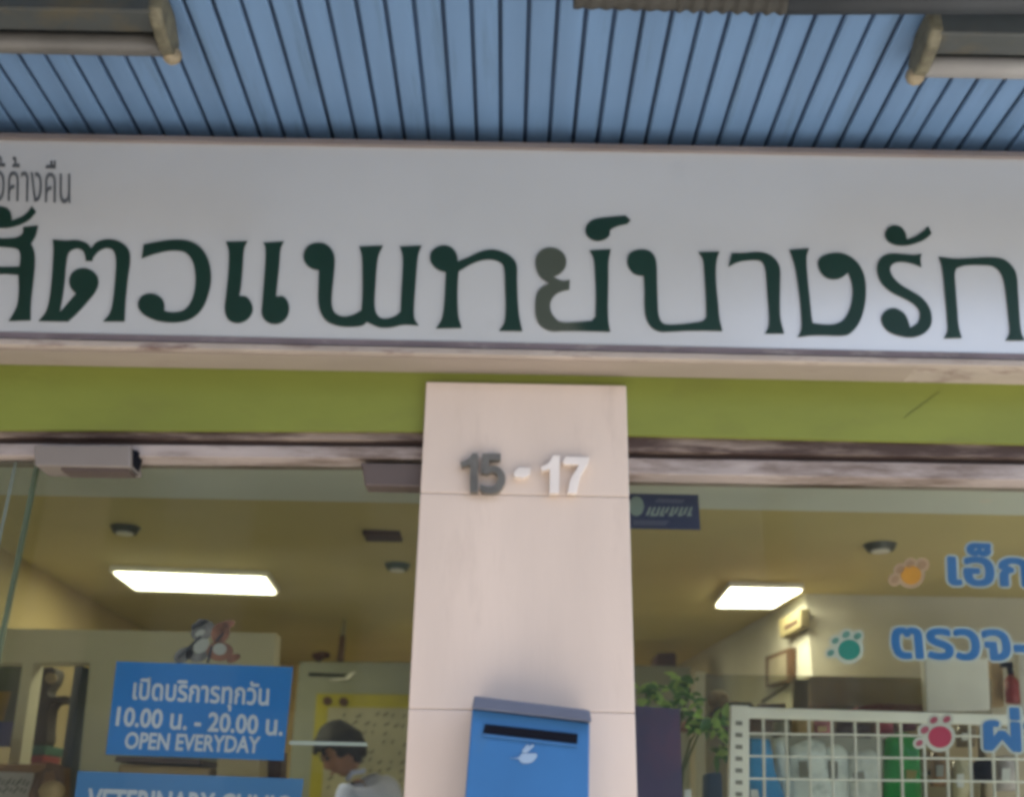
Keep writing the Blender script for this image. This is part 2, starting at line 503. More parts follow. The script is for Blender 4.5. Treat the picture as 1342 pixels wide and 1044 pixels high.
R4 = lambda p: (p[0] / 3.479, 180 + p[1] / 3.479)
R5 = lambda p: (300 + p[0] / 3.947, 260 + p[1] / 3.947)
R6 = lambda p: (560 + p[0] / 3.947, 260 + p[1] / 3.947)
R7 = lambda p: (820 + p[0] / 4.746, 260 + p[1] / 4.746)
R8 = lambda p: (1040 + p[0] / 4.444, 260 + p[1] / 4.444)
c = 1
LET = [
 (R4, [(60,458),(100,440),(105,408,c),(172,402,c),(160,450),(140,482,c),(155,520),(158,570),(150,660),(140,750),(138,832,c),(40,836,c),(75,770),(85,700),(83,625,c),(0,622),(-60,640),(-75,700),(-110,730),(-150,700),(-150,650),(-110,610),(-60,592),(0,590),(60,590),(88,588,c),(92,540),(80,510),(40,500),(-40,498),(-120,505),(-170,560),(-170,650),(-165,760),(-150,834,c),(-250,834,c),(-225,760),(-220,640),(-215,540),(-170,475),(-80,460)]),
 (R4, [(-48,365),(-30,325),(5,315),(40,330),(52,362),(50,380,c),(100,360),(125,340),(145,315,c),(163,338,c),(130,375),(80,400),(20,412),(-30,402)]),
 (R4, [(240,465,c),(300,470),(350,468),(395,482),(415,505,c),(440,478),(490,464),(545,475),(585,510),(592,560),(582,640),(572,740),(567,838,c),(470,838,c),(500,800),(515,740),(525,640),(528,560),(515,515),(485,503),(450,517),(425,545),(420,562,c),(390,562,c),(388,540),(375,515),(345,505),(312,525),(300,580),(295,640),(285,720),(270,800,c),(345,712,c),(322,685),(315,650),(330,615),(365,597),(405,600),(438,625),(448,660),(435,700),(400,745),(350,800),(310,838,c),(175,836,c),(205,800),(222,750),(236,640),(241,560),(243,510)]),
 (R4, [(655,488,c),(720,475),(790,466),(860,472),(915,502),(950,560),(962,640),(950,710),(920,780),(870,825),(800,842),(720,835),(660,810),(632,780),(630,750),(648,722),(690,711),(730,727),(748,755),(748,790,c),(790,797),(840,785),(872,745),(888,690),(890,620),(875,560),(840,522),(780,515),(710,528),(645,550,c)]),
 (R4, [(1030,475,c),(1127,472,c),(1113,505),(1105,600),(1098,680),(1090,722,c),(1125,727),(1150,765),(1148,800),(1120,833),(1080,845),(1042,830),(1025,790),(1030,720),(1040,620),(1043,520)]),
 (R5, [(178,228,c),(284,222,c),(268,255),(262,320),(252,420),(243,507,c),(282,507),(308,542),(308,590),(285,630),(240,648),(195,635),(170,600),(172,540),(180,440),(188,320),(188,255)]),
 (R5, [(465,370,c),(420,357),(390,323),(388,280),(410,245),(455,229),(505,238),(538,275),(547,320),(542,400),(534,480),(532,545),(548,590),(590,610),(640,602),(685,578,c),(690,500),(690,400),(687,300),(674,248,c),(797,243,c),(775,290),(765,350),(758,450),(753,540),(762,592),(785,617),(820,620),(860,607),(888,585,c),(891,500),(897,400),(898,300),(885,248,c),(996,243,c),(980,290),(972,360),(965,450),(958,550),(960,620),(980,655,c),(900,652),(840,665),(780,665),(740,650),(714,637,c),(690,655),(640,662),(570,658),(510,635),(475,590),(462,530),(463,450)]),
 (R6, [(95,380,c),(55,367),(22,335),(14,300),(30,264),(80,242),(125,253),(153,290),(157,325,c),(220,300),(280,273),(340,264),(400,280),(443,310),(463,345),(465,420),(468,520),(476,610),(492,685,c),(372,683,c),(398,640),(405,560),(402,460),(398,370),(385,335),(340,316),(285,318),(230,337),(163,376,c),(158,440),(157,530),(162,610),(178,668,c),(45,671,c),(75,620),(87,540),(92,450)]),
 (R6, [(650,405,c),(690,385),(716,350),(716,305),(690,270),(640,253),(590,267),(562,305),(562,355),(585,405),(632,438,c),(590,460),(565,495),(558,560),(565,620),(590,660),(640,684),(700,684),(800,684),(947,688,c),(938,640),(935,560),(937,450),(938,330),(950,262,c),(840,268,c),(860,310),(868,400),(872,500),(870,610,c),(850,632,c),(780,638),(690,638),(655,610),(637,570),(640,530),(665,495),(700,478),(735,470,c),(738,420,c),(700,425)]),
 (R6, [(1025,88,c),(1052,112,c),(1035,130,c),(985,142),(948,162),(943,190),(915,212),(870,218),(830,195),(818,160),(835,125),(875,105),(950,95)]),
 (R7, [(112,480,c),(60,470),(20,430),(10,380),(30,337),(90,317),(150,327),(183,365),(194,420),(196,520),(200,640),(205,720),(222,765),(250,782),(330,782),(420,772),(480,760),(502,735,c),(500,640),(495,540),(488,440),(480,375),(453,333,c),(585,330,c),(568,380),(562,450),(566,560),(576,660),(585,750),(602,822,c),(480,820),(380,821),(280,826),(210,825),(160,797),(127,740),(117,660),(117,560)]),
 (R7, [(660,340,c),(740,338),(830,332),(890,347),(935,382),(960,432),(962,520),(960,640),(963,740),(985,838,c),(868,838,c),(890,790),(891,700),(883,600),(876,500),(868,432),(848,392),(810,382),(740,386),(690,398),(640,424,c),(650,380)]),
 (R8, [(-22,298,c),(92,290,c),(77,340),(82,450),(95,580),(105,680),(112,725,c),(180,733),(240,730),(290,705),(328,640),(345,560),(340,490),(320,430,c),(275,462),(220,468),(175,447),(147,400),(150,352),(200,323),(270,316),(330,337),(380,382),(413,450),(423,540),(412,640),(380,730),(330,785),(285,797),(180,795),(100,796),(24,806,c),(45,760),(46,690),(36,570),(10,400)]),
 (R8, [(748,322,c),(740,350),(745,398,c),(700,380),(640,368),(590,375),(564,405),(576,450),(620,498),(690,540),(750,580),(790,632),(806,690),(798,745),(760,785),(700,805),(630,800),(560,775),(522,735),(513,690),(535,655),(580,638),(630,656),(660,692),(680,752,c),(720,725),(736,690),(733,650),(700,612),(640,577),(570,542),(515,492),(490,430),(492,377),(520,337),(570,320),(640,323),(700,328)]),
 (R8, [(660,240,c),(720,215),(760,187),(785,160,c),(805,205,c),(770,235),(700,264),(630,274),(570,260),(537,225),(542,182),(580,156),(625,166),(653,200)]),
 (R8, [(848,340,c),(950,350),(1050,346),(1150,342),(1220,352),(1268,387),(1298,440),(1308,540),(1317,680),(1328,780),(1347,825,c),(1238,825,c),(1260,780),(1255,700),(1242,580),(1227,480),(1205,427),(1165,394),(1080,386),(1000,389),(950,405,c),(940,440),(945,520),(954,640),(962,740),(980,810,c),(878,812,c),(898,770),(895,680),(884,560),(872,440),(863,382)]),
]
for i, (fn, pts) in enumerate(LET):
    out = [fn(p) for p in smooth_outline(pts)]
    b = B()
    slab(b, out, YS - 0.004, 0.003)
    o = obj('letter', b, M_letter_glare if i == 8 else M_letter, sg)
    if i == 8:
        o['label'] = 'grey green letter with a reflection painted in'
# small line at the far left
P = lambda x, y, Y=YS - 0.002: onY(x, y, Y)
text_into('small_lettering', 'ไว้ค้างคืน', P(-16, 204), P(92, 208), P(-18, 263), M_small, sg, 0.0, 0.001)
# ------------------------------------------------------------------ pillar with tile joints
pl = thing('tiled_pillar', 'pinkish cream stone clad pillar between the two shop windows', 'pillar', (0, YP + 0.2, 0))
def pillar_x(y):      # left and right pixel edge at row y
    return 556 - 0.0439 * (y - 497), 818 + 0.0375 * (y - 505)
rows = [(499, 647.4), (648.6, 930), (931.2, 1270), (1271, 1700)]
def sl(x, y): return y + 0.017 * (x - 671)
xl = (onY(pillar_x(560)[0], 560, YP).x + onY(pillar_x(1000)[0], 1000, YP).x) / 2
xr = (onY(pillar_x(560)[1], 560, YP).x + onY(pillar_x(1000)[1], 1000, YP).x) / 2
zs = [onY(690, sl(690, 502), YP).z] + [onY(690, sl(690, y), YP).z for y in (648, 931)]
zs += [zs[2] - 0.62, 0.0]
b = B()
for i in range(4):
    box(b, xl, xr, YP, YP + 0.034, zs[i + 1] + 0.0007, zs[i] - 0.0007 if i else zs[i])
obj('cladding', b, M_pillar, pl, bev=0.003)
b = B(); box(b, xl + 0.006, xr - 0.006, YP + 0.004, YP + 0.42, 0, zs[0] - 0.006)
obj('core', b, mat('grout', (0.36, 0.29, 0.27), 0.8), pl)

# house number 15 - 17
hn = thing('house_number', 'metal house number reading 15 - 17 fixed on the pillar', 'house number', onY(688, 620, YP))
R2 = lambda p: (540 + p[0] / 4.473, 480 + p[1] / 4.473)
NUM = [
 (M_metal_dull, [(283,560,c),(330,540),(355,508,c),(385,508,c),(385,735,c),(340,735,c),(340,575,c),(290,588,c)]),
 (M_metal_dull, [(412,510,c),(520,510,c),(518,548,c),(452,548,c),(448,590,c),(480,582),(520,598),(545,640),(540,690),(505,732),(455,742),(405,728),(398,690,c),(440,703),(480,700),(502,668),(498,632),(470,618),(440,630,c),(404,622,c)]),
 (M_metal, [(594,622,c),(625,590,c),(694,594,c),(690,635,c),(655,652,c),(600,645,c)]),
 (M_metal, [(755,588,c),(800,566),(828,522,c),(866,522,c),(862,742,c),(806,742,c),(808,600,c),(762,612,c)]),
 (M_metal, [(880,558,c),(900,528,c),(1040,532,c),(1032,570,c),(990,640),(965,745,c),(910,742,c),(930,660),(978,575,c),(890,572,c)]),
]
for m, pts in NUM:
    b = B(); slab(b, [R2(p) for p in smooth_outline(pts)], YP - 0.022, 0.0215)
    obj('numeral', b, m, hn, bev=0.0015)

# ------------------------------------------------------------------ mailbox
MY = YP - 0.13
mb = thing('mailbox', 'blue metal mailbox with dark slot hanging askew on the pillar', 'mailbox', onY(690, 1060, MY))
R6m = lambda x, y: (600 + x / 7.063, 900 + y / 7.063)
b = B(); slab(b, [R6m(132, 200), R6m(1222, 330), R6m(1196, 2600), R6m(-55, 2500)], MY, 0.128)
obj('body', b, M_mail, mb, bev=0.004)
b = B(); slab(b, [R6m(152, 78), R6m(1222, 210), R6m(1240, 318), R6m(128, 192)], MY - 0.022, 0.15)
obj('lid', b, M_lid, mb, bev=0.003)
b = B(); slab(b, [R6m(252, 340), R6m(1110, 432), R6m(1105, 525), R6m(232, 425)], MY - 0.0025, 0.002)
sw = obj('slot', b, M_black, mb)
b = B(); slab(b, [R6m(232, 428), R6m(1105, 528), R6m(1103, 548), R6m(230, 448)], MY - 0.006, 0.006)
obj('slot_lip', b, M_mail, sw, bev=0.001)
b = B()
slab(b, [R6m(*p) for p in smooth_outline([(480,652,c),(562,648),(592,612,c),(728,610,c),(733,640),(690,690),(640,705),(585,695),(565,662,c)])] , MY - 0.003, 0.0025)
slab(b, [R6m(*p) for p in [(600,606),(596,582),(648,522),(656,548),(700,524),(706,545),(640,606)]], MY - 0.0032, 0.0025)
obj('emblem', b, M_pale, mb)

# ------------------------------------------------------------------ shop windows
def window(label, xa, xb, top, trk, frm, slope, extra=None):
    """top: y of lintel bottom, trk: y of track bottom, frm: y of frame bottom at x=ref"""
    def q(ya, yb, Y, d, m, name, par, bev=0.002, ref=671):
        b = B(); slab(b, [(xa, ya + slope * (xa - ref)), (xb, ya + slope * (xb - ref)), (xb, yb + slope * (xb - ref)), (xa, yb + slope * (xa - ref))], Y, d)
        return obj(name, b, m, par, bev=bev)
    wn = thing('shop_window', label, 'window', onY((xa + xb) / 2, frm, YG))
    q(top + 1, trk - 8, YW + 0.012, 0.10, M_track, 'track', wn)
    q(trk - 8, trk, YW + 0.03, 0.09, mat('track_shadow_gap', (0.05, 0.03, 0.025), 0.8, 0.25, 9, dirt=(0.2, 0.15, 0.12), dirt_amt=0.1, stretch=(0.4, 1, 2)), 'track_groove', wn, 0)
    fr = q(trk, frm - 4, YW + 0.016, 0.10, M_frame, 'frame', wn, 0.003)
    q(frm - 4, frm, YW + 0.05, 0.06, mat('frame_bead', (0.16, 0.13, 0.115), 0.6, 0.15), 'glazing_bead', fr, 0)
    x0 = onY(xa, 800, YG).x; x1 = onY(xb, 800, YG).x
    zt_ = onY((xa + xb) / 2, frm - 8 + slope * ((xa + xb) / 2 - 671), YG).z + 0.02
    b = B(); box(b, x0, x1, YG, YG + 0.008, 0.42, zt_)
    obj('pane', b, M_glass, wn)
    b = B(); box(b, x0, x1, YG - 0.05, YG + 0.06, 0.30, 0.418)
    obj('sill', b, M_frame, wn)
    return wn
wl = window('left shop window with frosted top band, two blue signs and a person inside', -620, 620, 562, 586, 606, 0.008)
wr = window('right shop window with paw print stickers and a wire rack inside', 760, 1990, 568, 597, 622, 0.0165)
# low wall below the glass
b = B(); box(b, -4.2, xl - 0.002, YG - 0.06, YG + 0.1, 0, 0.298); tag(obj('low_wall', b, M_frame), 'low plinth wall below the left shop window', 'wall')
b = B(); box(b, xr + 0.002, 4.2, YG - 0.06, YG + 0.1, 0, 0.298); tag(obj('low_wall', b, M_frame), 'low plinth wall below the right shop window', 'wall')
# glass door edge, left, with its closer
dr = thing('glass_door', 'frameless glass door edge at far left under the beige closer', 'door', onY(40, 620, YG - 0.03))
xd = onY(43, 640, YG - 0.03).x
zd = onY(43, 606, YG - 0.03).z
b = B(); box(b, xd - 0.85, xd - 0.006, YG - 0.034, YG - 0.024, 0.32, zd); obj('door_pane', b, M_glass, dr)
b = B(); box(b, xd - 0.0055, xd + 0.004, YG - 0.036, YG - 0.022, 0.32, zd); obj('door_edge', b, mat('edge_green', (0.07, 0.10, 0.06), 0.3), dr)
b = B(); box(b, xd - 0.060, xd - 0.052, YG - 0.036, YG - 0.0345, 0.32, zd); obj('seal', b, mat('seal_grey', (0.13, 0.16, 0.13), 0.4), dr)
b = B(); slab(b, [(44, 583), (171, 583), (171, 612), (45, 610)], YG - 0.10, 0.09); clo = obj('closer', b, M_closer, dr, bev=0.004)
b = B(); slab(b, [(80, 612.5), (168, 613.2), (167, 617), (80, 616)], YG - 0.09, 0.06); obj('closer_arm', b, M_closer_dark, clo)
b = B(); slab(b, [(172, 589), (180, 590), (172, 616)], YG - 0.085, 0.05); obj('closer_end', b, M_black, clo)
b = B(); slab(b, [(473, 606), (700, 609), (700, 640), (478, 636)], YG - 0.07, 0.06)
tag(obj('shutter_box', b, M_closer_dark, bev=0.004), 'dark brown box under the window frame left of the pillar', 'box')

# stickers and signs on the glass (inside face)
YT = YG + 0.012
bs = thing('opening_sign', 'blue opening hours sign, upper one on the left window', 'sign', onY(260, 930, YT))
b = B(); slab(b, [(152.6, 866), (384, 873.5), (371.5, 996), (138.5, 988)], YT + 0.004, 0.004); obj('board', b, M_signblue, bs)
def line(body, tl, tr, bl, par, m, off=0.0, Y=YT + 0.0025):
    return text_into('lettering', body, onY(*tl, Y), onY(*tr, Y), onY(*bl, Y), m, par, off, 0.001)
line('เปิดบริการทุกวัน', (177, 886), (353, 894), (173, 925), bs, M_signtext, 0.022)
line('10.00 น. - 20.00 น.', (155, 926), (371, 939), (152, 950), bs, M_signtext, 0.025)
line('OPEN EVERYDAY', (166, 959), (341, 965), (163, 980), bs, M_signtext, 0.025)
b2 = thing('clinic_sign', 'blue veterinary clinic sign, lower one on the left window', 'sign', onY(250, 1060, YT))
b = B(); slab(b, [(102, 1009.5), (398, 1020), (380, 1165), (84, 1155)], YT + 0.004, 0.004); obj('board', b, mat('sign_blue_lower', (0.07, 0.23, 0.54), 0.4, 0.05, 3), b2)
line('VETERINARY CLINIC', (117, 1033), (380, 1043), (113, 1063), b2, M_signtext, 0.03)

# animal decal above the sign
ad = thing('animal_decal', 'grey and rusty decal of two small animals above the upper blue sign', 'sticker', onY(272, 840, YT))
def blob(cx, cy, rx, ry, n=16, rot=0):
    return [(cx + rx * math.cos(t) * math.cos(rot) - ry * math.sin(t) * math.sin(rot), cy + rx * math.cos(t) * math.sin(rot) + ry * math.sin(t) * math.cos(rot)) for t in [2 * math.pi * i / n for i in range(n)]]
Md_g = mat('decal_grey', (0.16, 0.15, 0.15), 0.6, 0.45, 40)
Md_r = mat('decal_rust', (0.24, 0.10, 0.06), 0.6, 0.45, 40)
Md_w = mat('decal_pale', (0.36, 0.36, 0.33), 0.6, 0.1)
Md_k = mat('decal_dark', (0.04, 0.04, 0.05), 0.6)
b = B()
for q in (blob(266, 826, 17, 12, rot=-0.5), blob(240, 858, 14, 9, rot=-0.6), blob(258, 856, 15, 11), [(250, 820), (262, 810), (274, 812), (262, 822)]):
    slab(b, q, YT + 0.006, 0.001)
obj('grey_animal', b, Md_g, ad)
b = B()
for q in (blob(289, 829, 12, 15, rot=0.5), blob(293, 820, 16, 6, rot=-0.35), blob(288, 853, 18, 13), blob(306, 862, 10, 5, rot=-0.4)):
    slab(b, q, YT + 0.0045, 0.001)
obj('rusty_animal', b, Md_r, ad)
b = B()
for q in (blob(264, 846, 12, 8, rot=-0.7), blob(262, 829, 7, 4, rot=-0.5), blob(288, 850, 9, 8)):
    slab(b, q, YT + 0.003, 0.001)
obj('pale_patch', b, Md_w, ad)
pieces('outline_mark', ([(243, 850), (262, 832), (264, 834), (246, 853)], [(232, 860), (246, 848), (248, 850), (234, 864)], [(250, 822), (266, 811), (268, 813), (252, 825)], [(282, 838), (292, 828), (294, 830), (284, 841)], [(270, 868), (276, 846), (279, 846), (274, 868)]), YT + 0.0015, 0.001, Md_k, ad)

b = B(); slab(b, [(380, 970), (480, 972.5), (482, 977), (379, 975)], YT, 0.003)
tag(obj('glass_strip', b, mat('strip_white', (0.6, 0.66, 0.66), 0.4)), 'thin white strip stuck level on the left window beside the opening sign', 'sticker')

# navy sticker right of the pillar
nv = thing('navy_sticker', 'small navy sticker with round pale emblem high on the right window', 'sticker', onY(870, 670, YT))
b = B(); slab(b, [(812, 646), (915, 648), (918, 694), (812, 692)], YT + 0.004, 0.002); obj('card', b, M_navy, nv)
b = B(); slab(b, blob(834, 663, 10, 13), YT + 0.002, 0.001); obj('emblem', b, mat('emblem_grey', (0.24, 0.30, 0.26), 0.6), nv)
b = B()
for i, x in enumerate(range(848, 908, 6)):
    hgt = (11, 9, 12, 10, 8, 12, 9, 11, 10, 12)[i % 10]
    slab(b, [(x + 3, 664), (x + 6, 664), (x + 2, 664 + hgt), (x - 2, 664 + hgt)], YT + 0.002, 0.001)
    if i % 2:
        slab(b, [(x - 1, 673), (x + 5, 673), (x + 4, 676), (x - 2, 676)], YT + 0.0008, 0.001)
obj('lettering', b, mat('sticker_mark', (0.26, 0.30, 0.28), 0.6), nv)
pieces('band', ([(862, 653), (898, 654), (894, 659), (858, 658)], [(830, 681), (878, 682), (872, 688), (830, 688)]), YT + 0.002, 0.001, mat('sticker_band', (0.085, 0.085, 0.15), 0.6), nv)

# paw prints and lettering on the right window
def paw(cx, cy, s, toes, col, rim, label, deepen):
    t = thing('paw_sticker', label, 'sticker', onY(cx, cy, YT), 'paw print stickers on the right window')
    b = B()
    for k, (x, y, rx, ry) in enumerate([(cx, cy, s + 5, s + 4)] + [(cx + a, cy + e, r1 + 3.5, r1 + 2.5) for a, e, r1 in toes]):
        slab(b, blob(x, y, rx, ry, 18, -0.5), YT + 0.003 + 0.00037 * k, 0.001)
    obj('rim', b, rim, t)
    b = B(); slab(b, blob(cx, cy, s, s * 0.92, 20), YT + 0.0015, 0.001); obj('pad', b, col, t)
    b = B()
    for a, e, r1 in toes:
        slab(b, blob(cx + a, cy + e, r1, r1 * 0.75, 12, -0.6), YT + 0.0015, 0.001)
    obj('toes', b, deepen, t)
M_rim = mat('paw_rim', (0.66, 0.68, 0.62), 0.5)
paw(1194, 753, 13.5, [(-21, 6, 6), (-14, -7, 6), (-1, -14, 6), (14, -13, 7)], mat('paw_orange', (0.85, 0.36, 0.01), 0.5), mat('paw_rim_peach', (0.66, 0.42, 0.26), 0.5), 'orange paw print sticker with peach rim, topmost of the paws', mat('toe_peach', (0.52, 0.30, 0.16), 0.5))
paw(1113, 851, 14.5, [(-24, 4, 5), (-18, -12, 5), (-4, -20, 5.5), (11, -18, 5.5)], mat('paw_teal', (0.01, 0.30, 0.24), 0.5), M_rim, 'teal paw print sticker beside the middle blue word', mat('toe_teal', (0.16, 0.36, 0.31), 0.5))
paw(1232, 965, 15.5, [(-27, 8, 5), (-20, -9, 6), (-8, -22, 5.5), (9, -23, 5.5)], mat('paw_pink', (0.55, 0.03, 0.10), 0.5), M_rim, 'pink paw print sticker in front of the wire rack', mat('toe_pink', (0.46, 0.09, 0.15), 0.5))
M_wblue = mat('word_blue', (0.035, 0.20, 0.56), 0.45, 0.06)
M_wrim = mat('word_rim', (0.66, 0.72, 0.72), 0.5)
def word(body, tl, tr, bl, label, off=0.03):
    t = thing('window_lettering', label, 'lettering', onY(*bl, YT), 'blue words on the right window')
    text_into('letters_rim', body, onY(*tl, YT + 0.004), onY(*tr, YT + 0.004), onY(*bl, YT + 0.004), M_wrim, t, off + 0.042, 0.0004)
    text_into('letters', body, onY(*tl, YT + 0.002), onY(*tr, YT + 0.002), onY(*bl, YT + 0.002), M_wblue, t, off, 0.0006)
word('เอ็กซ', (1243, 712), (1390, 716), (1245, 765), 'blue Thai word beside the orange paw print')
word('ตรวจ-', (1169, 823), (1346, 827), (1172, 861), 'blue Thai word with a hyphen beside the teal paw print')
word('ผ่า', (1290, 926), (1372, 930), (1292, 981), 'blue Thai word beside the pink paw print')

# purple poster, inside the right window next to the pillar
b = B(); slab(b, [(826, 924), (891, 928), (897, 1120), (826, 1120)], YT + 0.03, 0.004)
tag(obj('poster', b, M_purple), 'dark purple poster standing against the right window beside the pillar', 'poster')

# ------------------------------------------------------------------ shop interior (setting)
b = B(); box(b, -4.2, 4.2, YG + 0.1, 8.6, 0.05, ZF); struct(obj('floor', b, M_floor))
b = B(); box(b, -4.2, 4.2, YG + 0.1, 8.6, ZC, ZC + 0.12); struct(obj('ceiling', b, M_ceil))
b = B(); box(b, -4.2, 4.2, 8.0, 8.15, ZF, ZC); struct(obj('wall_back', b, mat('cream_paint_light', (0.88, 0.70, 0.36), 0.75, 0.05, 2)))
YL = 4.3
lw = [onZ(0, 716, ZC - 0.001), onZ(180, 818, ZC - 0.001)]
d = (lw[1] - lw[0])
xA = lw[0].x; 
def lwall(ya, yb, z0, z1, name='wall_left'):
    b = B()
    p0 = Vector((lw[0].x + d.x / d.y * (ya - lw[0].y), ya, z0)); p1 = Vector((lw[0].x + d.x / d.y * (yb - lw[0].y), yb, z0))
    prism(b, [p0, p1, p1 + Vector((-0.15, 0, 0)), p0 + Vector((-0.15, 0, 0))], Vector((0, 0, z1 - z0)))
    struct(obj(name, b, M_cream))
lwall(2.75, YL - 0.01, ZF, ZC - 0.002)
lwall(YL - 0.009, 8.0, 2.36, ZC - 0.002, 'wall_left_upper')
b = B(); box(b, -4.15, -4.0, YL, 8.0, ZF, 2.358); struct(obj('wall_far_left', b, M_cream))
b = B(); box(b, -4.0, -1.6, 7.0, 7.1, ZF, 2.35); tag(obj('wardrobe_panel', b, M_grey), 'grey green panel at the back of the far left doorway', 'panel')
b = B(); box(b, 4.05, 4.2, YG + 0.1, 8.0, ZF, ZC); struct(obj('wall_right', b, M_cream))
# pale bulkhead just inside the glass
zbm = ZC - 0.03
ya = onZ(671, 600, zbm).y - 0.12
yb_ = onZ(400, 655, zbm).y
yc_ = onZ(1100, 671, zbm).y
b = B()
prism(b, [Vector((-4.0, YG + 0.1, zbm)), Vector((4.0, YG + 0.1, zbm)), Vector((4.0, yc_, zbm)), Vector((-4.0, yb_, zbm))], Vector((0, 0, 0.028)))
struct(obj('bulkhead', b, M_beam))

# right partition room
pc = [onZ(1055, 778, ZC - 0.002), onZ(888, 872, ZC - 0.002)]
b = B()
prism(b, [pc[0], Vector((4.0, pc[0].y, ZC - 0.002)), Vector((4.0, pc[0].y + 0.1, ZC - 0.002)), pc[0] + Vector((0.1, 0.1, 0)), pc[1] + Vector((0.1, 0.0, 0)), pc[1]], Vector((0, 0, -(ZC - ZF - 0.004))))
tag(obj('partition_wall', b, mat('partition_grey', (0.62, 0.62, 0.55), 0.7, 0.05)), 'pale grey full height partition wall at the right, with its corner by the ceiling lamp', 'wall')
# left partition (lower than the ceiling)
YL = 4.3
b = B(); slab(b, [(-260, 818), (-2, 823), (-16, 868), (-260, 864)], YL, 0.1); slab(b, [(-2, 823), (362, 829), (330, 1250), (80, 1250), (118, 868), (-16, 868)], YL, 0.1)
slab(b, [(30, 868), (44, 868), (-10, 1250), (-26, 1250)], YL + 0.001, 0.098)
tag(obj('partition_wall', b, M_part), 'cream low partition wall behind the blue signs with a doorway at far left', 'wall')

# ceiling lamps
E1 = emit('lamp_panel', (1.0, 0.93, 0.66), 3.0)
def lamp(px, label, E1):
    t = thing('ceiling_lamp', label, 'ceiling lamp', onZ(*px[0], ZC), 'lit fluorescent panels on the shop ceiling')
    pts = [onZ(x, y, ZC - 0.035) for x, y in px]
    cen = sum(pts, Vector()) / 4
    b = B(); prism(b, [cen + (p - cen) * 1.06 + Vector((0, 0, 0.006)) for p in pts], Vector((0, 0, 0.028))); obj('housing', b, M_wire, t)
    b = B(); prism(b, pts, Vector((0, 0, 0.005))); obj('diffuser', b, E1, t)
lamp([(150, 751), (346, 758), (360, 778), (178, 772)], 'lit fluorescent panel on the ceiling above the opening sign', E1)
lamp([(958, 772), (1050, 774), (1012, 796), (940, 795)], 'lit fluorescent panel on the ceiling beside the right partition', emit('lamp_panel_bright', (1.0, 0.90, 0.66), 4.6))
lamp([(612, 838), (742, 840), (744, 850), (606, 848)], 'unseen lit panel added deep in the shop behind the pillar for the back wall', emit('lamp_panel_unseen', (1.0, 0.86, 0.56), 5.0))  # out of sight panel added to account for the bright back wall
def fitting(cx, cy, rx, ry, name, label, cat, m, square=False):
    c0 = onZ(cx, cy, ZC); e = onZ(cx + rx, cy, ZC); r = (e - c0).length
    t = thing(name, label, cat, c0, 'small fittings on the shop ceiling')
    b = B()
    if square:
        dy = abs(onZ(cx, cy - ry, ZC).y - onZ(cx, cy + ry, ZC).y) / 2
        box(b, c0.x - r, c0.x + r, c0.y - dy, c0.y + dy, ZC - 0.02, ZC - 0.001)
        obj('grille', b, m, t, bev=0.004)
    else:
        tube(b, [c0 + Vector((0, 0, -0.026)), c0 + Vector((0, 0, -0.001))], [r * 0.8, r], 20); rg = obj('ring', b, m, t)
        b = B(); tube(b, [c0 + Vector((0, 0, -0.031)), c0 + Vector((0, 0, -0.027))], r * 0.55, 16); obj('lens', b, M_wire, rg)
M_fit = mat('fitting_dark', (0.05, 0.055, 0.035), 0.5)
fitting(165, 690, 19, 6, 'smoke_detector', 'dark round ceiling fitting above the left lamp panel', 'ceiling fitting', M_fit)
fitting(502, 699, 24, 5, 'ceiling_vent', 'dark rectangular ceiling vent just left of the pillar', 'vent', M_brown, True)
fitting(521, 739, 17, 4.5, 'smoke_detector', 'small greenish round ceiling fitting behind the rectangular vent', 'ceiling fitting', mat('fitting_green', (0.05, 0.08, 0.05), 0.5))
fitting(1153, 713, 22, 7, 'smoke_detector', 'dark round ceiling fitting above the orange paw print', 'ceiling fitting', M_fit)
fitting(1290, 645, 16, 7, 'smoke_detector', 'dark ceiling fitting on the bulkhead at the far right', 'ceiling fitting', M_fit)

# ------------------------------------------------------------------ left interior things
def simple(name, px, Y, depth, m, label, cat, group=None, bev=0.0):
    b = B(); slab(b, px, Y, depth)
    return tag(obj(name, b, m, bev=bev), label, cat, group)
# grey cabinet with poster
gc = thing('grey_cabinet', 'tall grey cabinet behind the person, left of the pillar', 'cabinet', onY(460, 1044, 5.3))
b = B(); slab(b, [(392, 866), (640, 868), (640, 1300), (352, 1300)], 6.0, 0.5); obj('carcass', b, M_grey, gc, bev=0.01)
b = B(); slab(b, [(405, 881), (455, 883), (452, 886), (404, 885)], 5.992, 0.006); obj('nameplate', b, M_black, gc)
b = B(); slab(b, [(458, 882), (466, 879), (458, 889), (440, 891), (430, 890), (452, 888)], 5.988, 0.006); obj('sticker', b, M_wire, gc)
cal = thing('wall_chart', 'chart with yellow border and rows of dark marks behind the person', 'poster', onY(470, 980, 5.27))
b = B(); slab(b, [(415, 908), (640, 911), (640, 1130), (398, 1130)], 5.970, 0.006); obj('border', b, mat('chart_yellow', (0.34, 0.31, 0.02), 0.6, 0.15), cal)
b = B(); slab(b, [(430, 926), (640, 929), (640, 1110), (416, 1110)], 5.964, 0.004); obj('sheet', b, mat('chart_sheet', (0.34, 0.33, 0.23), 0.7, 0.12), cal)
she = bpy.data.objects['sheet']
for r_ in range(9):
    for i in range(8):
        x = 438 + i * 13 + random.uniform(-3, 3) - r_ * 1.2; y = 933 + r_ * 12 + i * 0.3 + random.uniform(-2, 2)
        if random.random() < 0.75:
            L = random.uniform(3, 8)
            pieces('mark', [[(x, y + 3), (x + L, y - 1), (x + L, y + 1), (x + 1, y + 5)]], 5.961, 0.002, mat('chart_mark', (0.06, 0.05, 0.04), 0.7), she)
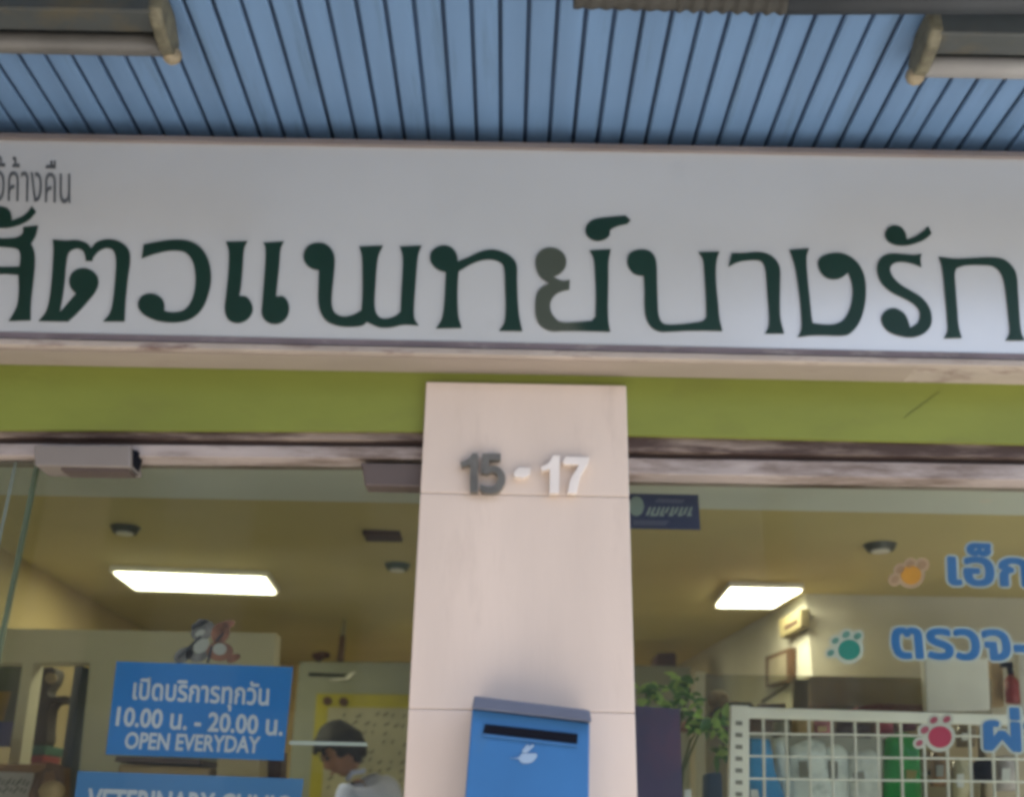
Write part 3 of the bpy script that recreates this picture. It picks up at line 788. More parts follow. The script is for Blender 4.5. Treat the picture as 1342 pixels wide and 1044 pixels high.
pieces('rosette', (blob(429, 918, 6, 6), blob(450, 919, 6, 6)), 5.962, 0.003, M_brown, cal)
# things on the cabinet
b = B(); c0 = onY(416, 859, 6.1)
for i in range(7):
    ball(b, c0 + Vector((random.uniform(-0.045, 0.045), random.uniform(-0.04, 0.04), random.uniform(-0.012, 0.014))), (0.03, 0.03, 0.02), 2)
tag(obj('soft_toy', b, M_brown, smooth=True), 'dark brown lump lying on top of the grey cabinet', 'ornament')
pf = thing('feather_duster', 'brown handled stick with pale tip standing on the grey cabinet', 'duster', onY(448, 866, 5.4))
b = B(); tube(b, [onY(446, 866, 6.1), onY(449, 832, 6.1)], [0.022, 0.017], 10); obj('handle', b, M_wood, pf)
b = B(); tube(b, [onY(449, 832, 6.1), onY(454, 797, 6.1)], [0.014, 0.010], 8); obj('tip', b, mat('tip_pale', (0.35, 0.33, 0.2), 0.7), pf)
# shelves behind the sign, seen between the two blue signs
simple('wall_shelf', [(152, 990), (262, 994), (262, 1001), (150, 997)], 4.0, 0.25, mat('shelf_mauve', (0.12, 0.085, 0.085), 0.6), 'mauve brown shelf edge between the two blue signs', 'shelf')
simple('storage_box', [(155, 1000), (276, 1005), (274, 1060), (150, 1056)], 4.01, 0.25, M_tan, 'tan box under the shelf edge between the two blue signs', 'box', bev=0.01)
simple('cardboard_box', [(284, 985), (340, 990), (338, 1060), (280, 1060)], 3.9, 0.3, mat('card_pale', (0.48, 0.40, 0.24), 0.7), 'pale cardboard box seen between the two blue signs at right', 'box', bev=0.01)
simple('door_post', [(346, 980), (370, 984), (366, 1070), (342, 1070)], 4.05, 0.1, M_brown, 'dark brown post end between the blue signs beside the pale box', 'post')
# doorway at far left
simple('door_jamb', [(98, 872), (108, 872), (82, 1070), (70, 1070)], YL - 0.02, 0.14, mat('jamb_blue', (0.09, 0.11, 0.13), 0.5), 'slate blue door jamb at the far left of the cream partition', 'door frame')
ps = thing('picture_poster', 'dark green and amber poster at the far left edge', 'poster', onY(0, 930, 4.75))
b = B(); slab(b, [(-60, 872), (34, 872), (14, 978), (-80, 978)], 4.75, 0.01); obj('sheet', b, mat('poster_green', (0.035, 0.045, 0.02), 0.6, 0.5, 6, dirt=(0.02, 0.035, 0.03), dirt_amt=0.4, dirt_scale=5), ps)
b = B(); slab(b, [(-40, 904), (14, 906), (4, 944), (-40, 946)], 4.746, 0.003); obj('amber_patch', b, mat('poster_amber', (0.16, 0.10, 0.012), 0.6, 0.3), ps)
b = B(); slab(b, [(-60, 945), (18, 945), (12, 978), (-66, 978)], 4.744, 0.002); obj('dark_patch', b, M_navy, ps)
# dark coat on a hanger in the doorway
co = thing('hanging_coat', 'black coat hanging in the doorway beside the slate blue jamb', 'coat', onY(52, 900, 4.8))
b = B(); slab(b, smooth_outline([(46,878),(60,874),(72,876),(70,892),(62,905),(66,912),(90,912),(88,919),(68,922),(62,950),(58,976),(34,976),(38,950),(42,915)], 4), 4.8, 0.10); obj('cloth', b, mat('coat_black', (0.018, 0.017, 0.013), 0.8, 0.3), co, bev=0.01)
b = B(); slab(b, blob(66, 888, 8, 7), 4.792, 0.01); obj('lining', b, mat('coat_lining', (0.20, 0.16, 0.09), 0.8, 0.3), co)
simple('partition_screen', [(10, 868), (130, 870), (110, 1090), (-20, 1090)], 5.2, 0.05, M_cream, 'cream panel behind the doorway at far left', 'panel')
simple('storage_box', [(33, 976), (61, 976), (58, 989), (30, 989)], 4.78, 0.2, mat('box_teal', (0.015, 0.085, 0.065), 0.5), 'teal box below the black coat', 'box', bev=0.006)
simple('storage_box', [(28, 990), (57, 989), (54, 999), (25, 999)], 4.77, 0.2, mat('box_red', (0.17, 0.02, 0.03), 0.5), 'dark red box under the teal box', 'box', bev=0.006)
simple('counter', [(-90, 999), (58, 1001), (46, 1300), (-120, 1300)], 4.0, 0.25, mat('counter_orange', (0.26, 0.14, 0.07), 0.6, 0.15), 'orange brown counter at the bottom left corner', 'counter')
nt_ = thing('paper_notice', 'white handwritten paper notice on the counter at the bottom left corner', 'notice', onY(10, 1030, 3.97))
b = B(); slab(b, [(-40, 1009), (44, 1012), (38, 1075), (-46, 1072)], 3.985, 0.004); obj('paper', b, mat('paper', (0.40, 0.38, 0.38), 0.8, 0.06), nt_)
b = B()
for i in range(9):
    x = -4 + i * 4.6; y = 1018 + (i % 3) * 2
    slab(b, [(x, y + 7), (x + 5, y), (x + 6, y + 1), (x + 2, y + 8)], 3.982, 0.002)
    slab(b, [(x - 3, y + 16), (x + 1, y + 11), (x + 2, y + 12), (x - 1, y + 17)], 3.982, 0.002)
obj('scribble', b, M_small, nt_)
ch = thing('office_chair', 'brown bentwood chair back beside the white notice at bottom left', 'chair', onY(60, 1300, 3.8))
b = B(); tube(b, [onY(x, y, 3.8) for x, y in ((40, 1090), (44, 1040), (52, 1014), (64, 1004), (76, 1006), (80, 1024), (76, 1060), (70, 1090))], 0.016, 10); obj('back_frame', b, M_wood, ch, smooth=True)
b = B(); s0 = onY(56, 1090, 3.8); box(b, s0.x - 0.2, s0.x + 0.2, 3.55, 3.95, s0.z - 0.3, s0.z - 0.26); obj('seat', b, M_wood, ch, bev=0.01)
for sx in (-0.18, 0.18):
    for sy in (3.58, 3.92):
        b = B(); tube(b, [(s0.x + sx, sy, s0.z - 0.3), (s0.x + sx * 1.1, sy, ZF)], 0.014, 8); obj('leg', b, M_wood, ch)
b = B(); ball(b, onY(68, 1036, 3.76), (0.045, 0.04, 0.035), 2)
tag(obj('cushion', b, M_tan, smooth=True), 'small tan cushion on the bentwood chair back', 'cushion')

# ------------------------------------------------------------------ person
def skin_mesh(chains, sub=2):
    """chains: list of [(co, r), ...]; first vertex of later chains may repeat a joint to attach there"""
    me = bpy.data.meshes.new('tmp')
    vs, es, rs, idx = [], [], [], {}
    def add(co, r):
        k = tuple(round(q, 4) for q in co)
        if k in idx:
            return idx[k]
        idx[k] = len(vs); vs.append(co); rs.append(r)
        return idx[k]
    for chn in chains:
        prev = None
        for co, r in chn:
            i = add(co, r)
            if prev is not None and prev != i:
                es.append((prev, i))
            prev = i
    me.from_pydata(vs, es, [])
    o = bpy.data.objects.new('tmp', me)
    COL.objects.link(o)
    o.modifiers.new('skin', 'SKIN')
    for i, r in enumerate(rs):
        sv = me.skin_vertices[0].data[i]
        sv.radius = (r, r) if isinstance(r, float) else r
        sv.use_root = (i == 0)
    sb = o.modifiers.new('sub', 'SUBSURF'); sb.levels = sub; sb.render_levels = sub
    bpy.context.view_layer.update()
    out = bpy.data.meshes.new_from_object(o.evaluated_get(bpy.context.evaluated_depsgraph_get()))
    bpy.data.objects.remove(o)
    return out

pe = thing('person', 'dark haired person in a pale lavender shirt leaning and looking down, left of the pillar', 'person', (-0.42, 5.25, ZF))
HC = onY(447, 984, 5.2)          # head centre
chest = Vector((HC.x + 0.17, 5.28, 1.70)); pelvis = Vector((HC.x + 0.30, 5.32, 1.22))
neck0 = Vector((HC.x + 0.115, 5.235, HC.z - 0.125)); neck1 = Vector((HC.x + 0.05, 5.215, HC.z - 0.06))
shR = Vector((HC.x + 0.200, 5.40, HC.z - 0.150)); shL = Vector((HC.x + 0.07, 5.09, HC.z - 0.19))
elR = shR + Vector((-0.02, -0.02, -0.29)); haR = elR + Vector((-0.20, -0.14, 0.02))
elL = shL + Vector((-0.02, 0.02, -0.28)); haL = elL + Vector((-0.21, 0.04, 0.0))
def limb(a, b_, ra, rb, n=3):
    return [(a.lerp(b_, i / n), ra + (rb - ra) * i / n) for i in range(n + 1)]
chains = [
 [(pelvis, 0.13), (pelvis.lerp(chest, .5), 0.125), (chest, 0.135), (neck0, 0.06), (neck1, 0.052)],
 [(chest, 0.135), (shR, 0.06)] + limb(shR, elR, 0.052, 0.040)[1:] + limb(elR, haR, 0.040, 0.026)[1:],
 [(chest, 0.135), (shL, 0.06)] + limb(shL, elL, 0.052, 0.040)[1:] + limb(elL, haL, 0.040, 0.026)[1:],
]
for sy in (-0.09, 0.09):
    hip = pelvis + Vector((0, sy, -0.06)); kn = hip + Vector((-0.02, 0, -0.40)); an = Vector((kn.x + 0.02, kn.y, ZF + 0.07))
    chains.append([(pelvis, 0.13), (hip, 0.085)] + limb(hip, kn, 0.085, 0.055)[1:] + limb(kn, an, 0.055, 0.038)[1:] + [(an + Vector((-0.13, 0, -0.035)), 0.032)])
for ha, el in ((haR, elR), (haL, elL)):
    d = (ha - el).normalized(); sd = d.cross(Vector((0, 0, 1))).normalized()
    palm = ha + d * 0.055
    chains.append([(ha, 0.026), (palm, (0.030, 0.018))])
    for k, (off, L) in enumerate(((-0.028, .062), (-0.010, .072), (0.010, .068), (0.027, .052))):
        f0 = ha + d * 0.09 + sd * off
        chains.append([(palm, (0.030, 0.018)), (f0, 0.009), (f0 + d * L * .5 + Vector((0, 0, -.012)), 0.0085), (f0 + d * L * .85 + Vector((0, 0, -.035)), 0.007)])
    chains.append([(ha, 0.026), (ha + d * 0.02 - sd * 0.035, 0.011), (ha + d * 0.055 - sd * 0.055, 0.009)])
bm = bmesh.new()
mt = skin_mesh(chains, 2); bm.from_mesh(mt); bpy.data.meshes.remove(mt)
# head: shaped ellipsoid, local frame fx forward, fz up
fx = Vector((-0.74, -0.38, -0.62)).normalized(); fy = Vector((0, 0, 1)).cross(fx).normalized(); fz = fx.cross(fy)
HM = Matrix((fx, fy, fz)).transposed()
hb = bmesh.new()
bmesh.ops.create_icosphere(hb, subdivisions=4, radius=1)
for v in hb.verts:
    x, y, z = v.co
    jaw = max(0, -z)
    wy = 0.078 * (1 - 0.28 * jaw ** 1.5)
    lx = 0.096 * (1 - 0.16 * jaw)
    p = Vector((x * lx, y * wy, z * 0.118))
    if x > 0:
        p.x -= 0.010 * math.exp(-((z - 0.12) / 0.16) ** 2) * math.exp(-((abs(y) - 0.42) / 0.22) ** 2)      # eye sockets
        p.x += 0.024 * math.exp(-((z + 0.16) / 0.15) ** 2) * math.exp(-(y / 0.16) ** 2)                      # nose
        p.x += 0.007 * math.exp(-((z + 0.50) / 0.09) ** 2) * math.exp(-(y / 0.30) ** 2)                      # lips
        p.x += 0.010 * math.exp(-((z + 0.85) / 0.14) ** 2) * math.exp(-(y / 0.3) ** 2)                       # chin
        p.x -= 0.004 * math.exp(-((z + 0.60) / 0.05) ** 2) * math.exp(-(y / 0.3) ** 2)
    v.co = HC + HM @ p
for sy in (-1, 1):
    ec = HC + HM @ Vector((-0.005, sy * 0.077, -0.008))
    mm = Matrix.Translation(ec) @ (HM @ Matrix.Diagonal((0.017, 0.008, 0.030))).to_4x4()
    bmesh.ops.create_icosphere(hb, subdivisions=2, radius=1, matrix=mm)
th = bpy.data.meshes.new('tmp'); hb.to_mesh(th); hb.free(); bm.from_mesh(th); bpy.data.meshes.remove(th)
M_skin = mat('skin', (0.30, 0.15, 0.085), 0.5, 0.08)
tb = obj('tmp', bm, None)
rm = tb.modifiers.new('remesh', 'REMESH'); rm.mode = 'VOXEL'; rm.voxel_size = 0.006
sm = tb.modifiers.new('smooth', 'SMOOTH'); sm.iterations = 3; sm.factor = 0.4
bpy.context.view_layer.update()
me = bpy.data.meshes.new_from_object(tb.evaluated_get(bpy.context.evaluated_depsgraph_get()))
bpy.data.objects.remove(tb)
link('body', me, M_skin, pe, smooth=True)
# hair
hb = bmesh.new()
bmesh.ops.create_icosphere(hb, subdivisions=4, radius=1)
bmesh.ops.delete(hb, geom=[v for v in hb.verts if (v.co.z < 0.36 + 0.10 * math.sin(v.co.y * 9) and v.co.x > 0.50) or (v.co.z < -0.22 + 0.08 * math.sin(v.co.x * 22) and v.co.x > 0.0) or v.co.z < -0.66 + 0.07 * math.sin(v.co.y * 17)], context='VERTS')
for v in hb.verts:
    x, y, z = v.co
    nn = noise.noise(Vector((x * 3, y * 3, z * 3))) * 0.07 + abs(noise.noise(Vector((x * 9, y * 9, z * 3)))) * 0.09 + noise.noise(Vector((x * 24, y * 24, z * 7))) * 0.03
    s = 1.13 + nn + 0.10 * max(0, z)
    jaw = max(0, -z)
    v.co = HC + HM @ Vector((x * 0.096 * s - 0.002, y * 0.080 * s * (1 - .12 * jaw), z * 0.118 * s + 0.004))
bmesh.ops.solidify(hb, geom=hb.faces[:], thickness=0.012)
obj('hair', hb, mat('hair_black', (0.005, 0.0045, 0.0045), 0.75, 0.3), pe, smooth=True)
for sy in (-1, 1):
    b = B(); ball(b, HC + HM @ Vector((0.083, sy * 0.033, 0.016)), 0.012, 2); obj('eye', b, mat('eye_dark', (0.05, 0.04, 0.04), 0.2), pe, smooth=True)
    b = B(); tube(b, [HC + HM @ Vector((0.093, sy * 0.016, 0.036)), HC + HM @ Vector((0.091, sy * 0.034, 0.041)), HC + HM @ Vector((0.080, sy * 0.052, 0.036))], [.003, .0045, .002], 6); obj('eyebrow', b, M_black, pe)
b = B(); tube(b, [HC + HM @ Vector((0.085, -0.022, -0.060)), HC + HM @ Vector((0.094, 0, -0.058)), HC + HM @ Vector((0.085, 0.022, -0.060))], [.003, .006, .003], 8); obj('mouth', b, mat('lips', (0.25, 0.09, 0.07), 0.5), pe)
# shirt and trousers
sch = [
 [(pelvis + Vector((0, 0, -0.05)), 0.155), (pelvis.lerp(chest, .5), 0.150), (chest, 0.162), (chest.lerp(neck0, .75), 0.085), (neck0 + Vector((-0.004, 0, 0.012)), 0.066)],
 [(chest, 0.162), (shR, 0.078), (shR.lerp(elR, .5), 0.068), (shR.lerp(elR, .85), 0.066)],
 [(chest, 0.162), (shL, 0.078), (shL.lerp(elL, .5), 0.068), (shL.lerp(elL, .85), 0.066)]]
me = skin_mesh(sch, 2)
shi = link('shirt', me, mat('shirt_lavender', (0.54, 0.61, 0.95), 0.75, 0.12, 8, bump=0.2), pe, smooth=True)
b = B(); tube(b, [neck0 + Vector((-0.075, -0.03, 0.0)), neck0 + Vector((-0.05, -0.06, 0.03)), neck0 + Vector((0.01, -0.065, 0.04))], 0.011, 8); obj('collar', b, MATS['shirt_lavender'], shi, smooth=True)
tr = []
for sy in (-0.09, 0.09):
    hip = pelvis + Vector((0, sy, -0.06)); kn = hip + Vector((-0.02, 0, -0.40)); an = Vector((kn.x + 0.02, kn.y, ZF + 0.10))
    tr.append([(pelvis, 0.142), (hip, 0.098), (kn, 0.072), (an, 0.06)])
link('trousers', skin_mesh(tr, 2), mat('trousers_dark', (0.03, 0.03, 0.04), 0.8), pe, smooth=True)
# counter he leans over
b = B(); box(b, HC.x - 0.75, HC.x + 0.02, 4.8, 5.6, ZF, 1.30)
tag(obj('counter', b, M_wood, bev=0.01), 'brown work counter in front of the leaning person', 'counter')

# ------------------------------------------------------------------ right interior things
# shelf unit behind the plant: top with dark box
simple('low_partition', [(760, 868), (905, 873), (905, 1200), (760, 1200)], 6.6, 0.3, M_grey, 'grey low partition behind the plant right of the pillar', 'partition', bev=0.01)
simple('wooden_box', [(859, 859), (862, 855), (884, 854), (887, 857), (887, 874), (859, 873)], 6.65, 0.22, M_brown, 'dark brown box on top of the low partition right of the pillar', 'box', bev=0.012)
# picture frame on the partition side wall
def on_part(px, py, push=0.0):
    n = Vector((pc[1].y - pc[0].y, pc[0].x - pc[1].x, 0)).normalized()
    if n.x > 0: n = -n
    d_ = ray(px, py); q0 = pc[0] + n * push
    return CAM + d_ * (n.dot(q0 - CAM) / n.dot(d_)), n
def wall_slab(bm, px, push, th):
    pts = []
    for x, y in px:
        p, n = on_part(x, y, push + th); pts.append(p)
    return prism(bm, pts, -n * th)
fp = thing('framed_picture', 'brown framed picture on the side of the right partition', 'picture', on_part(1018, 870)[0])
b = B(); wall_slab(b, [(1003, 860), (1036, 848), (1036, 893), (1003, 900)], 0.003, 0.03); obj('frame', b, M_wood, fp)
b = B(); wall_slab(b, [(1007, 864), (1030, 855), (1030, 890), (1007, 896)], 0.034, 0.004); obj('print', b, mat('print_tan', (0.34, 0.31, 0.24), 0.6, 0.2), fp)
acu = thing('wall_plaque', 'pale yellow plaque high on the side of the right partition', 'plaque', on_part(1035, 818)[0])
b = B(); wall_slab(b, [(1020, 812), (1049, 797), (1049, 821), (1022, 836)], 0.003, 0.05); obj('panel', b, mat('plaque_cream', (0.30, 0.26, 0.14), 0.6), acu, bev=0.006)
b = B(); wall_slab(b, [(1028, 820), (1044, 811), (1044, 816), (1028, 825)], 0.054, 0.003); obj('dark_mark', b, M_brown, acu)
# translucent shelf unit with pale post behind the plant
gsh = thing('glass_display', 'glass fronted display case with pale post behind the wire rack', 'display case', onY(960, 1044, 4.3))
b = B(); slab(b, [(911, 880), (924, 880), (926, 1200), (913, 1200)], 4.30, 0.05); obj('post', b, M_part, gsh, bev=0.004)
b = B(); slab(b, [(924, 883), (1300, 889), (1300, 1200), (926, 1200)], 4.31, 0.012); obj('front_glass', b, glass_mat('case_glass', (0.80, 0.80, 0.74), 0.8, 0.06), gsh)
b = B(); p = onY(911, 936, 4.32); q = onY(1300, 944, 4.32); box(b, p.x, q.x, 4.326, 4.9, p.z - 0.02, p.z); obj('shelf', b, mat('shelf_red', (0.20, 0.05, 0.045), 0.5), gsh)
b = B(); box(b, p.x, q.x, 4.33, 4.9, ZF, p.z - 0.45); obj('base', b, M_tan, gsh)
b = B(); slab(b, [(998, 917), (1034, 894), (1036, 897), (1000, 921)], 4.5, 0.02); slab(b, [(1040, 889), (1060, 890), (1060, 935), (1040, 935)], 4.6, 0.03)
obj('inner_brackets', b, M_closer, gsh)
sh_z = p.z
b = B(); cc = onY(950, 922, 4.55)
for i in range(14):
    ball(b, cc + Vector((random.uniform(-0.055, 0.055), random.uniform(-0.05, 0.05), random.uniform(-0.03, 0.035))), random.uniform(0.018, 0.034), 2)
tag(obj('soft_toy', b, M_tan, smooth=True), 'tan lumpy soft toy in the display case behind the rack corner', 'toy')
simple('pet_bag', [(938, 927), (950, 920), (985, 919), (992, 930), (986, 938), (934, 937)], 4.48, 0.14, M_black, 'black bag on the display case shelf behind the rack corner', 'bag', bev=0.01)
simple('product_box', [(994, 922), (1030, 921), (1030, 936), (994, 937)], 4.5, 0.2, mat('maroon_box', (0.13, 0.03, 0.03), 0.5, 0.15), 'maroon flat box on the display case shelf', 'box', bev=0.004)
simple('product_box', [(1125, 925), (1150, 921), (1212, 923), (1212, 936), (1125, 936)], 4.5, 0.2, mat('crimson_box', (0.24, 0.02, 0.05), 0.5, 0.15), 'crimson flat box right above the rack top rail', 'box', bev=0.004)
simple('paper_roll', [(1210, 862), (1296, 860), (1299, 930), (1214, 932)], 4.25, 0.04, mat('roll_white', (0.74, 0.78, 0.77), 0.6, 0.08), 'white paper sheet above the rack, below the middle blue word', 'paper', bev=0.01)
simple('back_shelf', [(1060, 885), (1216, 888), (1216, 925), (1062, 924)], 4.75, 0.3, mat('olive_board', (0.42, 0.36, 0.23), 0.7, 0.15), 'olive brown board behind the wire rack top', 'board')
fe = thing('fire_extinguisher', 'small red fire extinguisher behind the rack at the right edge', 'fire extinguisher', onY(1327, 925, 4.3))
e0 = onY(1328, 922, 4.3); e1 = onY(1325, 884, 4.3)
b = B(); tube(b, [e0, e0.lerp(e1, .06), e0.lerp(e1, .8), e1], [0.022, 0.028, 0.028, 0.012], 16); obj('cylinder', b, mat('ext_red', (0.24, 0.02, 0.02), 0.35), fe, smooth=True)
b = B(); tube(b, [e1, e1 + Vector((0, 0, 0.03))], 0.013, 10); box(b, e1.x - 0.035, e1.x + 0.012, e1.y - 0.01, e1.y + 0.01, e1.z + 0.03, e1.z + 0.05); obj('valve', b, M_black, fe)
simple('card_panel', [(1298, 862), (1314, 862), (1316, 925), (1300, 925)], 4.35, 0.05, M_tan, 'tan card strip beside the fire extinguisher', 'card')
simple('door_panel', [(1336, 850), (1420, 850), (1420, 1100), (1338, 1100)], 4.4, 0.05, mat('panel_white', (0.5, 0.52, 0.5), 0.6), 'white panel at the right edge beside the fire extinguisher', 'panel')

# wire rack
YR = 3.25
wk = thing('wire_rack', 'white wire grid display rack standing inside the right window', 'rack', onY(1150, 1044, YR))
b = B(); slab(b, [(962, 925), (1460, 940), (1460, 954), (962, 939.5)], YR - 0.01, 0.03); obj('top_rail', b, M_wire, wk, bev=0.004)
b = B(); slab(b, [(958, 923), (982, 924), (983, 1260), (950, 1260)], YR - 0.012, 0.03)
obj('post', b, M_wire, wk, bev=0.003)
b = B()
for i in range(14):
    y = 944 + i * 15.5
    slab(b, [(964, y), (973, y + 0.5), (973, y + 6), (964, y + 5.5)], YR - 0.0145, 0.002)
obj('post_slots', b, mat('slot_grey', (0.22, 0.22, 0.19), 0.7), wk)
b = B()
for i in range(11):
    y = 960.5 + i * 29.5
    tube(b, [onY(982, y, YR), onY(1460, y + 478 * 0.0125, YR)], 0.0032, 6)
obj('grid_bars', b, M_wire, wk)
b = B()
for i in range(16):
    x = 1000 + i * 30
    tube(b, [onY(x, 938 + (x - 962) * 0.014, YR + 0.008), onY(x + (x - 733) * 0.02, 1260, YR + 0.008)], 0.0045, 6)
obj('grid_uprights', b, mat('wire_shade', (0.72, 0.72, 0.65), 0.5), wk)

def packet(px, Y, m, label, group='packets hanging on the wire rack', name='hanging_packet', head=None):
    """pouch with a puffed front: outline given in pixels, centre pushed forward"""
    pts = [onY(x, y, Y) for x, y in smooth_outline(px, 3)]
    cen = sum(pts, Vector()) / len(pts)
    t = thing(name, label, 'packet', cen, group)
    b = B()
    rings = []
    for s, dy in ((1.0, 0.0), (0.93, -0.012), (0.75, -0.024), (0.4, -0.032)):
        rings.append([b.verts.new(cen + (p - cen) * s + Vector((0, dy + noise.noise(p * 22 + Vector((s * 3, 0, 0))) * 0.010 * (1.2 - s), 0))) for p in pts])
    back = [b.verts.new(p + Vector((0, 0.02, 0))) for p in pts]
    n = len(pts)
    for q, s in zip(rings, rings[1:]):
        for k in range(n):
            b.faces.new((q[k], q[(k + 1) % n], s[(k + 1) % n], s[k]))
    cv = b.verts.new(cen + Vector((0, -0.034, 0)))
    cb = b.verts.new(cen + Vector((0, 0.03, 0)))
    for k in range(n):
        b.faces.new((rings[-1][k], rings[-1][(k + 1) % n], cv))
        b.faces.new((back[k], back[(k + 1) % n], cb))
        b.faces.new((rings[0][k], rings[0][(k + 1) % n], back[(k + 1) % n], back[k]))
    obj('pouch', b, m, t, smooth=True)
    if head:
        b = B(); slab(b, head[0], Y - 0.04, 0.004); obj('label_card', b, head[1], t)
    return t
MPw = mat('film_white', (0.72, 0.78, 0.75), 0.16, 0.15, 14, dirt=(0.38, 0.44, 0.42), dirt_amt=0.25, dirt_scale=16)
MPb = mat('film_blue', (0.06, 0.30, 0.62), 0.16, 0.2, 12, dirt=(0.30, 0.55, 0.75), dirt_amt=0.2, dirt_scale=14)
MPg = mat('film_green', (0.015, 0.24, 0.04), 0.2, 0.25, 10)
MPc = mat('card_white', (0.62, 0.64, 0.62), 0.5)
MPk = mat('card_grey', (0.22, 0.22, 0.19), 0.6)
c = 1
packet([(983,966,c),(1008,968,c),(1012,1000),(1028,1044),(1036,1120,c),(980,1120,c)], YR + 0.07, MPb, 'blue hanging packet just inside the left post of the rack', head=([(984, 1034), (993, 1034), (999, 1060), (985, 1060)], MPc))
packet([(1014,968,c),(1030,962,c),(1034,1000),(1044,1070,c),(1022,1070,c),(1016,1000)], YR + 0.11, MPw, 'narrow clear packet between the blue and the wide white packets')
packet([(1036,978,c),(1060,968),(1080,972,c),(1086,1010),(1092,1110,c),(1034,1110,c)], YR + 0.08, MPw, 'wide white packet with a tall grey card, right of the blue packet', head=([(1047, 997), (1058, 996), (1060, 1018), (1048, 1018)], MPk))
packet([(1080,980,c),(1098,974),(1112,984,c),(1118,1110,c),(1082,1110,c)], YR + 0.10, MPw, 'white packet with an olive card in the middle of the rack', head=([(1086, 996), (1098, 997), (1098, 1020), (1087, 1020)], MPk))
packet([(1113,985,c),(1140,980),(1152,988,c),(1156,1110,c),(1114,1110,c)], YR + 0.07, mat('film_clear', (0.62, 0.66, 0.62), 0.14, 0.2, 18), 'crinkled silvery packet left of the green packet', head=([(1118, 1012), (1132, 1010), (1134, 1022), (1120, 1024)], MPk))
packet([(1160,968,c),(1182,958),(1204,966,c),(1206,1020),(1208,1110,c),(1158,1110,c)], YR + 0.08, MPg, 'dark green hanging packet below the teal paw print', head=([(1188, 1008), (1202, 1009), (1200, 1020), (1188, 1020)], mat('card_olive', (0.22, 0.20, 0.04), 0.6)))
packet([(1184,998,c),(1206,992,c),(1210,1110,c),(1178,1110,c)], YR + 0.12, mat('film_lime', (0.16, 0.30, 0.10), 0.3, 0.2, 12), 'pale green packet half behind the dark green packet')
packet([(1016,944,c),(1034,944,c),(1036,966,c),(1014,966,c)], YR + 0.16, MPk, 'small grey packet on the top row near the rack corner')
packet([(1040,942,c),(1066,943,c),(1068,962,c),(1040,962,c)], YR + 0.16, M_tan, 'small tan packet on the top row of the rack')
packet([(1150,945,c),(1170,946,c),(1170,962,c),(1150,961,c)], YR + 0.16, mat('film_rose', (0.34, 0.06, 0.09), 0.35, 0.2), 'small rose red packet on the top row above the green packet')
packet([(1178,946,c),(1200,947,c),(1200,957,c),(1178,957,c)], YR + 0.18, mat('film_mauve', (0.18, 0.06, 0.09), 0.35, 0.2), 'small mauve packet on the top row beside the rose one')
packet([(1096,944,c),(1140,946,c),(1142,966,c),(1096,964,c)], YR + 0.19, mat('film_dark', (0.06, 0.04, 0.04), 0.35, 0.3), 'small dark packet on the top row left of the rose one')
M_ctn = mat('carton_tan', (0.36, 0.27, 0.14), 0.7, 0.12)
simple('carton', [(1216, 946), (1282, 948), (1284, 1010), (1218, 1010)], YR + 0.35, 0.3, M_ctn, 'tan carton behind the rack grid under the pink paw print', 'box', bev=0.01)
simple('carton', [(1290, 950), (1400, 952), (1400, 1080), (1292, 1080)], YR + 0.38, 0.3, mat('carton_pale', (0.40, 0.34, 0.24), 0.7, 0.12), 'pale tan carton behind the rack grid at the right edge', 'box', bev=0.01)
simple('carton', [(1214, 1014), (1286, 1015), (1288, 1110), (1214, 1110)], YR + 0.34, 0.3, mat('carton_olive', (0.20, 0.17, 0.09), 0.7, 0.15), 'olive brown carton under the tan carton behind the rack', 'box', bev=0.01)
packet([(1276,1000,c),(1290,992),(1304,998,c),(1304,1022,c),(1278,1022,c)], YR + 0.12, M_black, 'black hanging packet near the right end of the rack')
def small(x, y, w_, h, dz, col, label):
    packet([(x, y, 1), (x + w_ * .5, y - 2), (x + w_, y, 1), (x + w_ + 1, y + h * .6), (x + w_, y + h, 1), (x, y + h, 1)], YR + dz, mat('film_' + label.split()[1] + str(x), col, 0.2, 0.25, 14), label, head=([(x + w_ * .25, y + h * .35), (x + w_ * .75, y + h * .35), (x + w_ * .72, y + h * .7), (x + w_ * .25, y + h * .7)], random.choice([MPc, MPk, M_tan])))
small(1066, 944, 24, 20, .15, (0.45, 0.18, 0.20), 'small pinkish packet on the top row above the wide white packet')
small(1208, 952, 16, 30, .13, (0.40, 0.34, 0.20), 'small sandy packet beside the top of the green packet')
small(1222, 986, 20, 44, .14, (0.28, 0.16, 0.08), 'small rust brown packet under the pink paw print')
small(1250, 996, 18, 50, .12, (0.55, 0.50, 0.34), 'small straw coloured packet left of the black packet')
small(1308, 990, 22, 46, .13, (0.50, 0.46, 0.46), 'small silver grey packet at the right end below the last blue word')
small(1256, 950, 20, 28, .16, (0.20, 0.15, 0.09), 'small coffee brown packet right of the pink paw print')
small(1128, 1016, 22, 60, .12, (0.55, 0.62, 0.62), 'small frosty packet low in the middle of the rack')
simple('rack_backboard', [(984, 962), (1214, 965), (1218, 1200), (984, 1200)], YR + 0.45, 0.05, mat('backboard', (0.45, 0.46, 0.40), 0.7, 0.15), 'grey board standing behind the packets on the rack', 'board')
simple('blue_cloth', [(926, 1012), (946, 1010), (952, 1120), (924, 1120)], 3.6, 0.08, mat('cloth_blue', (0.05, 0.10, 0.20), 0.8, 0.2), 'dull blue cloth hanging left of the rack post', 'cloth', bev=0.01)
simple('white_card', [(897, 1034), (906, 1034), (908, 1100), (897, 1100)], YG + 0.08, 0.006, MPc, 'narrow white card beside the purple poster', 'card')

